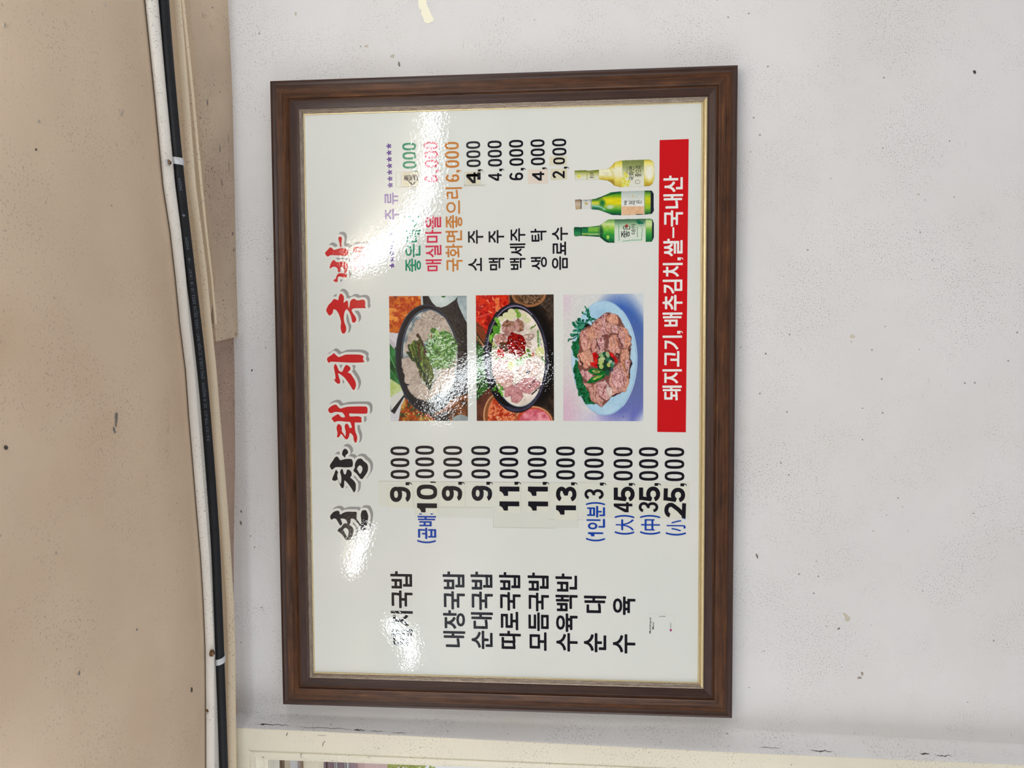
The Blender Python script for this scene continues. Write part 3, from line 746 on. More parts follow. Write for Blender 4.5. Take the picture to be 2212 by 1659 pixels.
def tri_poly(layer, pts, y, holes=()):
    from mathutils.geometry import tessellate_polygon
    loops = [[Vector((a, b_, 0)) for a, b_ in pts]] + [[Vector((a, b_, 0)) for a, b_ in h] for h in holes]
    tr_ = tessellate_polygon(loops); flat = [p for l in loops for p in l]
    Fc = []
    for a, b_, c_ in tr_:
        A_, B_, C_ = flat[a], flat[b_], flat[c_]
        if (B_ - A_).cross(C_ - A_).z < 0: a, b_, c_ = a, c_, b_
        Fc.append((a, b_, c_))
    layer.add([(p.x, p.y) for p in flat], Fc, y)
def ribbon(pts, w, closed=False):
    P = np.array(pts, float); n = len(P); out = []
    for k in range(n):
        if closed: a, b_ = P[(k - 1) % n], P[(k + 1) % n]
        else: a, b_ = P[max(k - 1, 0)], P[min(k + 1, n - 1)]
        d1 = P[k] - a; d2 = b_ - P[k]
        l1, l2 = np.hypot(*d1), np.hypot(*d2)
        d1 = d1 / l1 if l1 > 1e-9 else d2 / max(l2, 1e-9); d2 = d2 / l2 if l2 > 1e-9 else d1
        t = d1 + d2; t /= max(np.hypot(*t), 1e-6); nn = np.array([-t[1], t[0]]); n1 = np.array([-d1[1], d1[0]])
        m_ = 1 / max(0.45, float(nn @ n1)); out.append((P[k] + nn * w / 2 * m_, P[k] - nn * w / 2 * m_))
    V = [q for pr in out for q in pr]; Fc = []
    for k in range(n if closed else n - 1):
        a, b_ = 2 * k, 2 * ((k + 1) % n); Fc.append((a + 1, b_ + 1, b_, a))
    return V, Fc
def earc(cx, cy_, rx, ry, a0, a1, n=16, e=2.3):
    o = []
    for k in range(n + 1):
        a = math.radians(a0 + (a1 - a0) * k / n); c_, s_ = math.cos(a), math.sin(a)
        o.append((cx + rx * math.copysign(abs(c_) ** (2 / e), c_), cy_ + ry * math.copysign(abs(s_) ** (2 / e), s_)))
    return o
def glyph(ch, w, h, s):
    X0, X1, Z0, Z1 = s / 2, w - s / 2, s / 2, h - s / 2; cx = w / 2
    if ch == '0':
        n = 36; o = earc(cx, h / 2, w / 2, h / 2, 0, 350, n - 1, 2.7); i = earc(cx, h / 2, w / 2 - s, h / 2 - s * 0.92, 0, 350, n - 1, 2.5)
        V = o + i; return [(V, [(k, (k + 1) % n, n + (k + 1) % n, n + k) for k in range(n)])]
    if ch == '1':
        return [([(w - s, 0), (w, 0), (w, h), (w - s, h)], [(0, 1, 2, 3)]), ([(0, .575 * h), (w - s, .575 * h), (w - s, h), (w - s * .86, h), (w - s * 1.05, .93 * h), (w - s * 1.3, .85 * h), (w - s * 1.7, .80 * h), (0, .785 * h)], [(0, 1, 2, 3, 4, 5, 6, 7)])]
    if ch == '4':
        sx = .60 * w; b0 = .20 * h; sv = s
        return [([(sx, 0), (sx + sv, 0), (sx + sv, h), (sx, h)], [(0, 1, 2, 3)]), ([(0, b0), (w, b0), (w, b0 + s * .95), (0, b0 + s * .95)], [(0, 1, 2, 3)]), ([(0, b0 + s * .4), (s * 1.15, b0 + s * .95), (sx + .1, h - s * 1.7), (sx + sv * .5, h), (sx, h), (0, b0 + s * 1.4)], [(0, 1, 2, 3, 4, 5)])]
    if ch in '69':
        r = .315 * h - s * .1; cyb = r + 0.0; ry = cyb - s / 2; V = []
        out = [ribbon(earc(cx, cyb, cx - s / 2, ry, 0, 355, 30, 2.2), s, True)]
        st = earc(cx, h / 2, cx - s / 2, h / 2 - s / 2, 190, 90, 14, 2.4) + earc(cx, h - .24 * h - s * .1, cx - s / 2, .24 * h - s * .4, 88, 12, 9, 2.2)
        out.append(ribbon(st, s))
        if ch == '9': out = [([(w - a, h - b_) for a, b_ in V], Fc) for V, Fc in out]
        return out
    if ch == '3':
        r1 = .25 * h - s * .13; r2 = .28 * h - s * .1
        a = earc(cx, h - r1 - s * .25, cx - s / 2, r1 - s * .25, 168, -85, 18, 2.1); c_ = earc(cx, r2 + s * .22, cx - s / 2, r2 - s * .28, 85, -168, 18, 2.1)
        return [ribbon(a, s), ribbon(c_, s), ([(cx - s * .35, h * .5 - s * .42), (cx + s * .5, h * .5 - s * .42), (cx + s * .5, h * .5 + s * .55), (cx - s * .35, h * .5 + s * .55)], [(0, 1, 2, 3)])]
    if ch == '2':
        r = .30 * h; a = earc(cx, h - r, cx - s / 2, r - s / 2, 172, -22, 18, 2.1)
        return [ribbon(a + [(w * .55, .34 * h), (s * .75, s * .55)], s), ([(0, 0), (w, 0), (w, s * .95), (0, s * .95)], [(0, 1, 2, 3)])]
    if ch == '5':
        r = .33 * h; bowl = earc(cx, r, cx - s / 2, r - s / 2, 140, -165, 24, 2.1)
        return [([(w * .10, h - s), (w * .93, h - s), (w * .93, h), (w * .10, h)], [(0, 1, 2, 3)]), ([(w * .02, .42 * h), (w * .02 + s * .9, .42 * h), (w * .16 + s * .75, h), (w * .12, h)], [(0, 1, 2, 3)]), ribbon([(w * .02 + s * .45, .50 * h)] + bowl, s)]
    if ch == ',':
        return [([(0, h * .45), (0, h), (w, h), (w, h * .45)], [(0, 3, 2, 1)]), ([(w * .55, h * .5), (w, h * .5), (w * .85, h * .2), (w * .3, 0), (w * .2, h * .12), (w * .6, h * .25)], [(0, 5, 4, 3, 2, 1)])]
    if ch in '()':
        V = []; n = 12
        for k in range(n + 1):
            t = -1 + 2 * k / n; x = w * .08 + (w - s) * (t * t) * .92 if ch == '(' else (w - s - w * .08) - (w - s) * (t * t) * .92 + 0.0
            V += [(x, h * (t + 1) / 2), (x + s, h * (t + 1) / 2)]
        return [(V, [(2 * k, 2 * k + 1, 2 * k + 3, 2 * k + 2) for k in range(n)])]
    if ch == '*':
        return [ribbon([(cx + w / 2 * math.cos(a + 1.5708), h / 2 + h / 2 * math.sin(a + 1.5708)), (cx, h / 2)], s) for a in [2 * math.pi * k / 5 for k in range(5)]]
    return []

def seg_sd(x, y, P):
    ins = np.zeros(x.shape, bool); dm = np.full(x.shape, 1e9); n = len(P)
    for k in range(n):
        x1, y1 = P[k]; x2, y2 = P[(k + 1) % n]; dx, dy = x2 - x1, y2 - y1
        if dx * dx + dy * dy < 1e-12: continue
        if dy != 0: ins ^= ((y1 > y) != (y2 > y)) & (x < dx * (y - y1) / dy + x1)
        t = np.clip(((x - x1) * dx + (y - y1) * dy) / (dx * dx + dy * dy), 0, 1)
        dm = np.minimum(dm, np.hypot(x - x1 - t * dx, y - y1 - t * dy))
    return np.where(ins, dm, -dm)
_gc = {}
def glyph_union(ch, w, h, s):
    key = (ch, round(w, 1), round(h, 1), round(s, 1))
    if key in _gc: return _gc[key]
    parts = glyph(ch, w, h, s); st = 0.55
    X, Y = np.meshgrid(np.arange(-1, w + 1 + st, st), np.arange(-1, h + 1 + st, st)); S = np.full(X.shape, -9.0)
    for V, Fc in parts:
        for f in Fc:
            q = [V[i] for i in f]; S = np.maximum(S, seg_sd(X, Y, q))
    S = np.where(abs(S) < 1e-3, 0.02, S)
    _gc[key] = march(X, Y, S + 0.04); return _gc[key]

# title: traced brush letters with white halo and grey drop shadow
TS = []
def trace(ox_, oy_, sc, pts, holes=()):
    f = lambda L: [(ox_ + a / sc, oy_ + b_ / sc) for a, b_ in L]
    return f(pts), [f(h) for h in holes]
title = [
 ('black', trace(690, 1070, 13.829, [(320,640),(335,590),(380,535),(440,485),(520,460),(570,465),(600,500),(605,550),(615,568),(640,568),(700,530),(780,500),(870,488),(1000,492),(1095,492),(1112,510),(1115,600),(1108,690),(1150,760),(1200,830),(1235,872),(1248,850),(1250,780),(1245,700),(1232,610),(1240,540),(1265,475),(1290,448),(1380,445),(1410,475),(1445,560),(1458,640),(1445,740),(1425,850),(1405,930),(1390,1000),(1340,1040),(1260,1040),(1215,950),(1200,900),(1130,820),(1080,755),(1030,705),(980,698),(935,700),(932,760),(925,820),(895,878),(930,905),(980,950),(1010,990),(1020,1060),(1010,1140),(980,1220),(940,1300),(900,1335),(800,1335),(765,1300),(720,1230),(650,1150),(590,1095),(540,1065),(565,1010),(610,970),(655,945),(690,897),(735,848),(790,835),(830,848),(828,800),(800,740),(750,705),(690,695),(630,698),(655,760),(680,852),(628,905),(580,840),(540,770),(500,710),(450,690),(400,705),(355,730),(330,690)], [[(715,1025),(735,990),(770,970),(820,985),(860,1030),(872,1080),(865,1150),(845,1240),(820,1235),(790,1180),(750,1110)]])),
 ('black', trace(690, 950, 11.85, [(580,380),(590,300),(625,240),(665,230),(700,250),(732,300),(730,345),(700,375),(670,400),(655,460),(620,425)])),
 ('black', trace(690, 950, 11.85, [(265,670),(290,610),(340,540),(390,460),(430,430),(465,435),(500,480),(530,522),(580,515),(650,495),(740,488),(820,495),(845,530),(858,600),(850,670),(830,695),(760,705),(650,708),(540,700),(430,700),(390,715),(355,745),(320,765),(285,725)])),
 ('black', trace(690, 950, 11.85, [(425,770),(450,790),(478,845),(462,870),(458,930),(470,1000),(500,1070),(540,1130),(560,1050),(560,960),(545,880),(528,830),(545,780),(575,742),(600,770),(620,850),(650,890),(680,870),(695,800),(720,760),(760,768),(800,800),(825,850),(825,910),(790,965),(840,1010),(890,1060),(930,1130),(932,1220),(925,1290),(885,1350),(840,1280),(780,1190),(720,1110),(670,1060),(640,1045),(635,1100),(630,1180),(610,1230),(590,1242),(550,1210),(520,1140),(490,1070),(462,1015),(430,1040),(390,1050),(345,1040),(325,1010),(350,940),(380,870),(400,810)])),
 ('black', trace(690, 950, 11.85, [(870,780),(905,710),(905,640),(930,560),(980,495),(1040,480),(1085,490),(1140,550),(1195,590),(1235,650),(1245,720),(1235,800),(1200,870),(1150,940),(1110,995),(1075,1005),(1040,985),(1000,930),(940,860),(880,810)], [[(960,745),(990,690),(1030,655),(1075,675),(1100,720),(1095,790),(1065,850),(1040,875),(1010,840),(985,790)]])),
 ('red', trace(690, 850, 13.829, [(260,495),(280,440),(350,380),(440,340),(500,335),(540,375),(590,430),(640,450),(700,430),(820,400),(1000,390),(1200,385),(1370,388),(1415,405),(1437,450),(1437,550),(1420,595),(1380,605),(1200,605),(1000,600),(895,600),(905,680),(1000,685),(1130,680),(1200,690),(1258,720),(1250,780),(1265,840),(1235,865),(1150,868),(1058,870),(1058,980),(1065,1080),(1085,1170),(1125,1270),(1128,1360),(1110,1440),(1085,1472),(1050,1450),(1020,1370),(1015,1290),(980,1230),(930,1185),(905,1185),(885,1280),(850,1350),(805,1372),(765,1350),(720,1290),(650,1205),(600,1280),(555,1318),(525,1285),(540,1200),(530,1130),(512,1050),(520,980),(545,930),(580,912),(630,940),(665,1000),(672,1060),(670,1130),(720,1200),(768,1280),(785,1220),(785,1130),(760,1040),(755,970),(775,920),(815,900),(860,930),(885,980),(905,1035),(970,1010),(950,940),(915,855),(800,845),(680,830),(580,825),(500,835),(445,860),(400,800),(360,750),(420,690),(500,640),(565,615),(600,650),(650,700),(720,715),(755,705),(760,680),(730,620),(690,575),(640,562),(500,550),(420,565),(345,590),(290,560)])),
 ('red', trace(690, 740, 13.829, [(225,500),(245,450),(310,405),(380,360),(430,318),(480,355),(530,405),(570,430),(640,415),(750,370),(820,357),(1000,355),(1180,358),(1260,375),(1325,415),(1305,470),(1315,530),(1348,575),(1290,592),(1150,598),(950,600),(700,590),(500,578),(350,572),(320,580),(285,608),(245,565)])),
 ('red', trace(690, 740, 13.829, [(475,635),(520,690),(550,760),(570,820),(620,865),(680,870),(715,800),(750,720),(805,665),(860,690),(925,745),(920,810),(880,860),(845,892),(930,930),(980,1000),(1040,1090),(1080,1180),(1095,1260),(1080,1340),(1035,1420),(985,1390),(930,1300),(850,1180),(750,1050),(650,965),(560,915),(570,980),(600,1080),(622,1170),(605,1220),(570,1232),(520,1210),(470,1160),(430,1095),(470,1100),(480,1050),(470,950),(450,850),(430,740),(445,680)])),
 ('red', trace(700, 600, 11.85, [(55,830),(75,770),(120,690),(190,620),(240,555),(275,543),(320,560),(362,572),(375,500),(395,440),(430,405),(470,430),(505,480),(510,540),(502,600),(505,640),(560,595),(600,588),(615,630),(620,720),(638,785),(655,700),(665,620),(700,565),(750,540),(790,545),(830,572),(890,578),(950,562),(1010,562),(1045,590),(1055,660),(1050,730),(1065,775),(980,778),(850,778),(760,785),(715,810),(710,855),(750,920),(800,990),(825,1060),(815,1110),(780,1145),(725,1140),(705,1060),(680,960),(640,870),(600,820),(570,808),(530,870),(510,960),(508,1070),(530,1170),(560,1240),(568,1320),(545,1400),(500,1430),(455,1405),(430,1320),(425,1230),(435,1130),(405,1010),(370,920),(320,840),(280,812),(240,815),(220,905),(180,945),(140,972),(110,940),(70,880)])),
 ('red', trace(700, 480, 8.292, [(165,1040),(210,1010),(225,960),(265,915),(340,915),(395,925),(408,960),(395,990),(340,985),(265,972),(245,1010),(243,1065),(200,1070)])),
 ('red', trace(700, 480, 8.292, [(100,820),(120,740),(165,675),(195,690),(230,715),(300,710),(370,710),(410,745),(425,800),(405,880),(385,915),(360,915),(362,860),(340,810),(300,800),(295,860),(285,895),(250,890),(240,830),(200,800),(155,800),(115,828)])),
 ('red', trace(700, 480, 8.292, [(18,550),(60,500),(110,450),(150,470),(180,497),(250,475),(320,465),(400,480),(430,500),(430,580),(390,600),(220,592),(120,590),(65,618),(35,590)])),
 ('red', trace(700, 480, 8.292, [(255,300),(270,260),(310,265),(322,310),(310,380),(315,440),(290,450),(275,370)])),
 ('red', trace(700, 480, 8.292, [(520,830),(560,865),(585,840),(620,815),(720,825),(724,760),(722,600),(724,440),(690,430),(640,445),(560,440),(520,470),(530,540),(620,545),(620,600),(540,640),(530,700),(620,700),(640,740),(560,760)])),
]
def smooth_closed(P):
    P = np.array(P, float); n = len(P); out = []
    for k in range(n):
        p0, p1, p2, p3 = P[k - 1], P[k], P[(k + 1) % n], P[(k + 2) % n]
        for t in (0.0, 0.34, 0.67):
            out.append(0.5 * ((2 * p1) + (-p0 + p2) * t * .8 + (2 * p0 - 5 * p1 + 4 * p2 - p3) * t * t * .8 + (-p0 + 3 * p1 - 3 * p2 + p3) * t ** 3 * .8 + (p2 - p1) * 0.2 * (2 * t) ) if t else p1)
    return [tuple(p) for p in out]
LG, LW = Layer(), Layer(); LT = {'black': Layer(), 'red': Layer()}
def world2(pts, y): return [(p[0], p[2]) for p in (at(a, b_, y=y) for a, b_ in pts)]
def disks_ribbon(layer, pts, r, y, cap=True):
    V, Fc = ribbon(pts, 2 * r, True); layer.add(V, Fc, y)
    for (a, b_) in pts:
        n = 10; layer.add([(a + r * math.cos(2 * math.pi * k / n), b_ + r * math.sin(2 * math.pi * k / n)) for k in range(n)], [tuple(range(n))], y)
for colr, (outl, holes) in title:
    o2 = smooth_closed(outl); h2 = [smooth_closed(h) for h in holes]
    tri_poly(LT[colr], world2(o2, Y3), Y3, [world2(h, Y3) for h in h2])
GX, GY = np.meshgrid(np.arange(685, 832, 0.9), np.arange(492, 1192, 0.9)); SD = np.full(GX.shape, -99.0)
for colr, (outl, holes) in title:
    P = np.array(smooth_closed(outl)); bb = (GX > P[:, 0].min() - 12) & (GX < P[:, 0].max() + 12) & (GY > P[:, 1].min() - 12) & (GY < P[:, 1].max() + 12)
    SD[bb] = np.maximum(SD[bb], seg_sd(GX[bb], GY[bb], P))
def px_layer(layer, V, Fc, y):
    layer.add([(p[0], p[2]) for p in (at(a, b_, y=y) for a, b_ in V)], [f[::-1] for f in Fc], y)
V, Fc = march(GX, GY, SD + 5.4); px_layer(LW, V, Fc, Y2)
V, Fc = march(GX, GY, SD + 5.4); px_layer(LG, V + np.array([5.3, -5.2]), Fc, Y1)
LG.build('title_shadow', M['grey']); LW.build('title_halo', M['halo'])
LT['black'].build('title_lettering', M['black']); LT['red'].build('title_lettering', M['red'])

# menu lines
BO = 0.022
for t, p0, p1, yt, yb in [('돼지국밥', 844, 891.5, 1234, 1395.5), ('내장국밥', 956.8, 1004.5, 1234.7, 1398), ('순대국밥', 1017, 1064.7, 1235, 1402), ('따로국밥', 1078.3, 1124.8, 1236, 1402), ('모듬국밥', 1140, 1186, 1237, 1405.6), ('수육백반', 1200, 1247.7, 1239, 1407.4)]:
    L = Layer(); L.text(t, p0, p1, yt, yb, BO); L.build('menu_lettering', M['black'])
for a in (('순', 1261.4, 1309.6, 1367.7, 1409), ('대', 1261.4, 1309.6, 1287, 1324.4), ('수', 1324, 1372.5, 1370, 1411.6), ('육', 1324, 1372.5, 1288.6, 1328.4)):
    L = Layer(); L.text(*a, off=BO); L.build('menu_lettering', M['black'])
# drinks
OO = 0.016
L = Layer()
for k, yc in enumerate((573.5, 560, 547, 533.5, 520, 507)): L.digit('*', 841.5 - k * .3, 852.5 - k * .3, yc - 5.5, yc + 5.5, 3.0)
L.build('asterisk_row', M['purple']); L = Layer()
for k, yc in enumerate((400, 386.2, 372.3, 358.2, 344.2, 330, 315.5)): L.digit('*', 837.5 - k * .5, 848.7 - k * .5, yc - 5.5, yc + 5.5, 3.0)
L.build('asterisk_row', M['purple'])
for a in (('류', 830.7, 860, 416, 441.7, OO), ('주', 831.5, 862, 451, 476, OO)):
    L = Layer(); L.text(*a); L.build('menu_lettering', M['purple2'])
for t, p0, p1, yt, yb, mk in [('좋은데이', 874, 909, 466, 587.6, 'green'), ('매실마을', 918.8, 953.8, 466, 586, 'pink'), ('국화면좋으리', 962, 999, 404.6, 587, 'orange')]:
    L = Layer(); L.text(t, p0, p1, yt, yb, OO); L.build('menu_lettering', M[mk])
for lst in ([('소', 1011.6, 1041, 557, 586), ('주', 1011, 1044, 496.8, 526.6)], [('맥', 1055.5, 1089.7, 557, 584), ('주', 1055.5, 1089, 496.8, 525.8)], [('백세주', 1101, 1135, 493, 583)], [('생', 1146.6, 1181.6, 555, 583), ('탁', 1145.8, 1180.6, 494, 522)], [('음료수', 1192, 1227, 490.5, 583)]):
    for a in lst:
        L = Layer(); L.text(*a, off=OO); L.build('menu_lettering', M['black'])
# prices of the drinks
def zeros(L, p0, p1, ys, sw, dp=0.0, y=Y1):
    for k, (a, b_) in enumerate(ys): L.digit('0', p0 + dp * k, p1 + dp * k, a, b_, sw, y)
sw = 4.6
for p0, p1, d0, mk in ((868.9, 899, 3.3, 'green'), (915.5, 946, 1.0, 'pink'), (961, 991, 1.5, 'orange'), (1006.8, 1037.3, 0, 'black'), (1053, 1083.5, -1.2, 'black'), (1099.4, 1130, -2.8, 'black'), (1145.8, 1176.3, -4.0, 'black'), (1192.6, 1223.2, -5.5, 'black')):
    L = Layer(); zz = [(305 + d0, 321.6 + d0), (324.8 + d0, 341.5 + d0), (344.5 + d0, 361 + d0)]
    if p0 > 1190: zz = zz[:2]
    zeros(L, p0, p1, zz, sw, 0.5); L.digit(',', p1 - 5, p1 + 6, 365.5 + d0, 371 + d0, 3.8)
    if mk == 'orange': L.digit('6', 962.8, 992.2, 376.4, 393, sw)
    if mk == 'pink': L.digit('6', 917, 946.6, 378, 393.5, sw)
    if p0 == 1053: L.digit('4', 1054.8, 1083.8, 374, 390.7, 4.2)
    if p0 == 1099.4: L.digit('6', 1100.3, 1130.2, 372.8, 389.5, sw)
    L.build('price_lettering', M[mk])

# stuck-on price labels
def sticker(rects, digits, mt='sticker', lab=None):
    L = Layer()
    for r in rects: L.rect(*r, y=Y3)
    V, F0 = L.V, L.F; n = len(V)
    # give each label its own thickness
    Vb = [(a, YS, c_) for a, _, c_ in V]; F1 = []
    for f in F0:
        for k in range(len(f)): a, b_ = f[k], f[(k + 1) % len(f)]; F1.append((a, n + a, n + b_, b_))
    o = mesh_obj('price_sticker', V + Vb, F0 + F1, M[mt], board, root=RM)
    if lab: o['label'] = lab
    D = Layer()
    for d in digits: D.digit(*d[:6], y=Y4, rot=(d[6] if len(d) > 6 else 0.0))
    if digits: mesh_obj('sticker_lettering', D.V, D.F, M['black'], o, root=RM)
    return o
BS = 8.9
sticker([(838.3, 892, 1048.4, 1096.5)], [('9', 842.3, 887, 1051.6, 1084.5, BS)])
sticker([(898.5, 946, 1043, 1109)], [('0', 900.2, 944.4, 1046.8, 1078.8, BS), ('1', 901, 944, 1087.3, 1106.8, 10.2)])
sticker([(950.5, 1004, 1048.5, 1095)], [('9', 954.2, 998.4, 1049.9, 1082, BS)])
sticker([(1015.5, 1066, 1048.5, 1083)], [('9', 1018.8, 1063, 1049.5, 1082, BS)])
sticker([(1076.5, 1124, 1050, 1108)], [('1', 1079.2, 1122, 1051.2, 1071.2, 10.4), ('1', 1079, 1121.7, 1083.2, 1103, 10.4)])
sticker([(1138.5, 1186, 1050, 1104)], [('1', 1140.4, 1183.5, 1051.3, 1071.2, 10.4), ('1', 1141, 1184, 1083.3, 1103, 10.4)])
sticker([(1198.5, 1247, 1050, 1123)], [('3', 1201, 1245.3, 1051.4, 1083.5, BS), ('1', 1201.2, 1244.2, 1091.8, 1111.8, 10.4)])
sticker([(1323.8, 1373, 1049.5, 1084.5)], [('5', 1325.8, 1371, 1051.2, 1083.6, BS)])
sticker([(1378, 1428, 1049.5, 1084.5)], [('5', 1380.4, 1426, 1051, 1083.5, BS)])
sticker([(1430, 1484, 1050.5, 1119)], [('5', 1433.4, 1480, 1053.4, 1085, BS, -0.03), ('2', 1435, 1481.5, 1086.4, 1118.3, BS, -0.03)])
# drink price labels
sticker([(869, 905, 372, 402.5)], [], 'sticker2', 'small yellowed price label with scribbled digits under clear tape')
L = Layer()
for r in ((854.8, 908, 371, 372), (854.8, 855.8, 373, 404), (856, 905, 403.2, 404.4), (866, 867.2, 375, 402), (903, 904, 374, 402)):
    L = Layer(); L.rect(*r, y=Y4); L.build('tape_edge', M['tape'], board)
L = Layer(); rg = random.Random(2)
for k in range(9):
    p = 873.5 + k * 3.2; L.pixpoly([(p, 377 + rg.uniform(-1, 3)), (p + 1.5, 377), (p + 2.0 + rg.uniform(-1, 2), 388 + rg.uniform(-2, 4)), (p + rg.uniform(-1, 1), 390)][::-1], Y4)
L.pixpoly([(881, 391), (884, 390), (892, 398), (896, 391), (898.5, 392), (893, 401), (890, 401)][::-1], Y4)
L.build('sticker_lettering', M['darkink'], board)
sticker([(1007, 1038, 371, 397.5)], [('4', 1007, 1032.5, 372.5, 395.8, 5.0)], 'sticker2', 'small yellowed price label with the digit four under clear tape')
L = Layer(); L.rect(1031, 1038, 372.5, 388, y=Y4); L.rect(1009, 1031, 375.5, 380.5, y=Y4); L.build('sticker_lettering', M['black'], board)
L = Layer()
for r in ((1002.4, 1048.5, 371.4, 372.2), (1002.4, 1003.4, 372, 402.8), (1002.4, 1048.5, 399.5, 401.5)):
    L = Layer(); L.rect(*r, y=Y4); L.build('tape_edge', M['tape'], board)
sticker([(1140.2, 1184, 366, 396.5)], [('4', 1149.4, 1175.4, 370.6, 390.3, 4.4)], 'sticker3', 'small pinkish price label with the digit four')
sticker([(1189.5, 1225, 364.8, 388)], [('2', 1193.3, 1219.8, 369.6, 385, 4.4)], 'sticker2', 'small yellowed price label with the digit two')
sticker([(1187, 1224, 337.5, 357)], [('0', 1195, 1220.4, 340.2, 355, 4.2)], 'sticker2', 'small yellowed price label with a zero')
# long strips of ageing tape over the left price column
L = Layer()
L.rect(818, 1250, 1041.5, 1095.5, y=Y1 - 0.00001); L.build('tape_strip', M['tape_strip'], board); L = Layer(); L.rect(1252, 1490, 1040, 1120, y=Y1 - 0.00001)
L.build('tape_strip', M['tape_strip'], board)
L = Layer(); L.rect(1065, 1250, 1096, 1140, y=Y1 - 0.00002); L.build('tape_strip', M['tape_clear'], board); L = Layer(); L.rect(895, 1064, 1095.5, 1118, y=Y1 - 0.00002); L.build('tape_strip', M['tape_clear'], board)
L = Layer()
for r in ((1065, 1200, 1139.5, 1140.5), (1065.2, 1066.2, 1100, 1140), (1182, 1262, 1122.2, 1123.2), (838, 1066, 1095, 1095.7), (818, 1300, 1041.2, 1042.0), (892, 893, 1046, 1095), (946.2, 947, 1046, 1108), (1124.6, 1125.3, 1050, 1106), (1186.2, 1187, 1050, 1104), (1246.5, 1247.3, 1050, 1122), (838, 839, 1048, 1096), (1004.8, 1005.4, 1048, 1095), (1430, 1431, 1100, 1120)):
    L = Layer(); L.rect(*r, y=Y2); L.build('tape_edge', M['tape'], board)
# left price column
zl = [(964.3, 983.8), (989.7, 1009), (1015, 1034.8)]
sw = 5.9
for p0, p1, d0, e0 in ((843.4, 884.3, 0, 0), (896.9, 937.7, -1.6, 0), (957.3, 998.2, -1, 0), (1017.8, 1058.7, -1, 0), (1078.6, 1119.5, -1, 0), (1139.6, 1180.5, -.7, 0), (1200.9, 1241.8, .2, .5), (1262, 1304, .8, .6), (1325, 1366.5, 1.6, .8), (1380, 1422, 1.8, .9), (1435.5, 1478, 2.4, 1.1)):
    L = Layer(); zeros(L, p0, p1, [(a + d0 + e0 * k * .5, b_ + d0 + e0 * k * .8 + e0 * .4) for k, (a, b_) in enumerate(zl)], sw, 0.15)
    L.digit(',', p1 - 8.2, p1 + 6.3, 1041.8 + d0, 1048.2 + d0, 5.0, y=Y2)
    if p0 == 1262: L.build('price_lettering', M['black']); L = Layer(); L.digit('3', 1262.5, 1304, 1056.8, 1078.7, 6.0, y=Y2)
    if p0 == 1325: L.build('price_lettering', M['black']); L = Layer(); L.digit('4', 1325.7, 1366, 1085, 1106.6, 5.8, y=Y2)
    if p0 == 1380: L.build('price_lettering', M['black']); L = Layer(); L.digit('3', 1379.7, 1422, 1084.7, 1106.6, 6.0, y=Y2)
    L.build('price_lettering', M['black'])
# blue size notes
BB = 0.02
L = Layer(); L.digit('(', 901.3, 941.5, 1166.5, 1174.2, 3.6, y=Y2); L.text('곱', 903, 942.3, 1140, 1164.3, BB, y=Y2); L.text('배', 902, 942, 1114.6, 1137, BB, y=Y2); L.rect(905.5, 911, 1109.3, 1111.6, y=Y2); L.pixpoly([(929, 1109.3), (937, 1109.3), (932, 1112.4)][::-1], Y2); L.build('size_lettering', M['blue'])
L = Layer(); L.digit('(', 1265.8, 1307, 1162, 1170.2, 3.6, y=Y2); L.digit('1', 1270, 1303, 1150, 1158.6, 3.6, y=Y2); L.text('인분', 1267, 1307, 1093, 1143.8, BB, y=Y2); L.digit(')', 1265.8, 1307, 1084, 1091.3, 3.6, y=Y2); L.build('size_lettering', M['blue'])
for t, p0, p1 in (('大', 1330, 1369.5), ('中', 1384.8, 1425.5), ('小', 1440, 1481)):
    d = 1.9 if t == '小' else 0
    L = Layer(); L.digit('(', p0 - 2, p1 + .5, 1148 + d, 1155.7 + d, 3.6, y=Y2); L.text(t, p0, p1, 1121.6 + d, 1146 + d, 0.012, y=Y2)
    if t != '小': L.digit(')', p0 - 2, p1 + .5, 1111.8, 1119.2, 3.6, y=Y2)
    else: L.pixpoly([(1473, 1119.3), (1481, 1119.3), (1480.6, 1121.5), (1477, 1120.8)][::-1], Y2)
    L.build('size_lettering', M['blue'])
# red banner
L = Layer(); L.pixpoly([(1424.9, 302.6), (1419.8, 933), (1481.6, 933.9), (1487.8, 300.2)], Y1); L.build('banner', M['banner'])
L = Layer(); bo = 0.022
for t, a, b_, yt, yb in (('돼지고기', 1431, 1473, 724.8, 865), ('배추김치', 1431.3, 1474.5, 567.9, 705.5), ('쌀', 1432.7, 1474.6, 515.5, 553.8), ('국내산', 1432.8, 1475.6, 379.3, 489.3)): L.text(t, a, b_, yt, yb, bo, y=Y2)
L.digit(',', 1463, 1475.5, 714.5, 721, 4.6, y=Y2); L.digit(',', 1463.5, 1476.5, 555.8, 562.2, 4.6, y=Y2); L.rect(1452.5, 1456.5, 491, 514, y=Y2); L.build('banner_lettering', M['white_ink'])
# multilingual menu label, its square code left out
for a in (('Multilingual', 1402.3, 1407.5, 1334, 1368, 0.008), ('Menu', 1408.6, 1412.8, 1344, 1359.5, 0.008), ('부산광역시', 1447.4, 1450.4, 1345, 1358, 0.0)):
    L = Layer(); L.text(*a); L.build('label_lettering', M['darkink'])
L = Layer(); L.rect(1447, 1451, 1359, 1363.6, y=Y1); L.build('label_emblem', M['magenta'])
L = Layer()
for k, (a, b_) in enumerate([(x, x + 1.0) for x in np.linspace(1424, 1436.5, 9)]): L.rect(a, b_, 1330.6, 1333 - (k % 2) * .7, y=Y1)
L.build('label_lettering', M['midgrey'])
L = Layer()
for r in ((1398, 1456, 1326.2, 1326.5), (1456, 1456.3, 1328, 1371)):
    L = Layer(); L.rect(*r, y=Y1); L.build('label_edge', M['tape'])

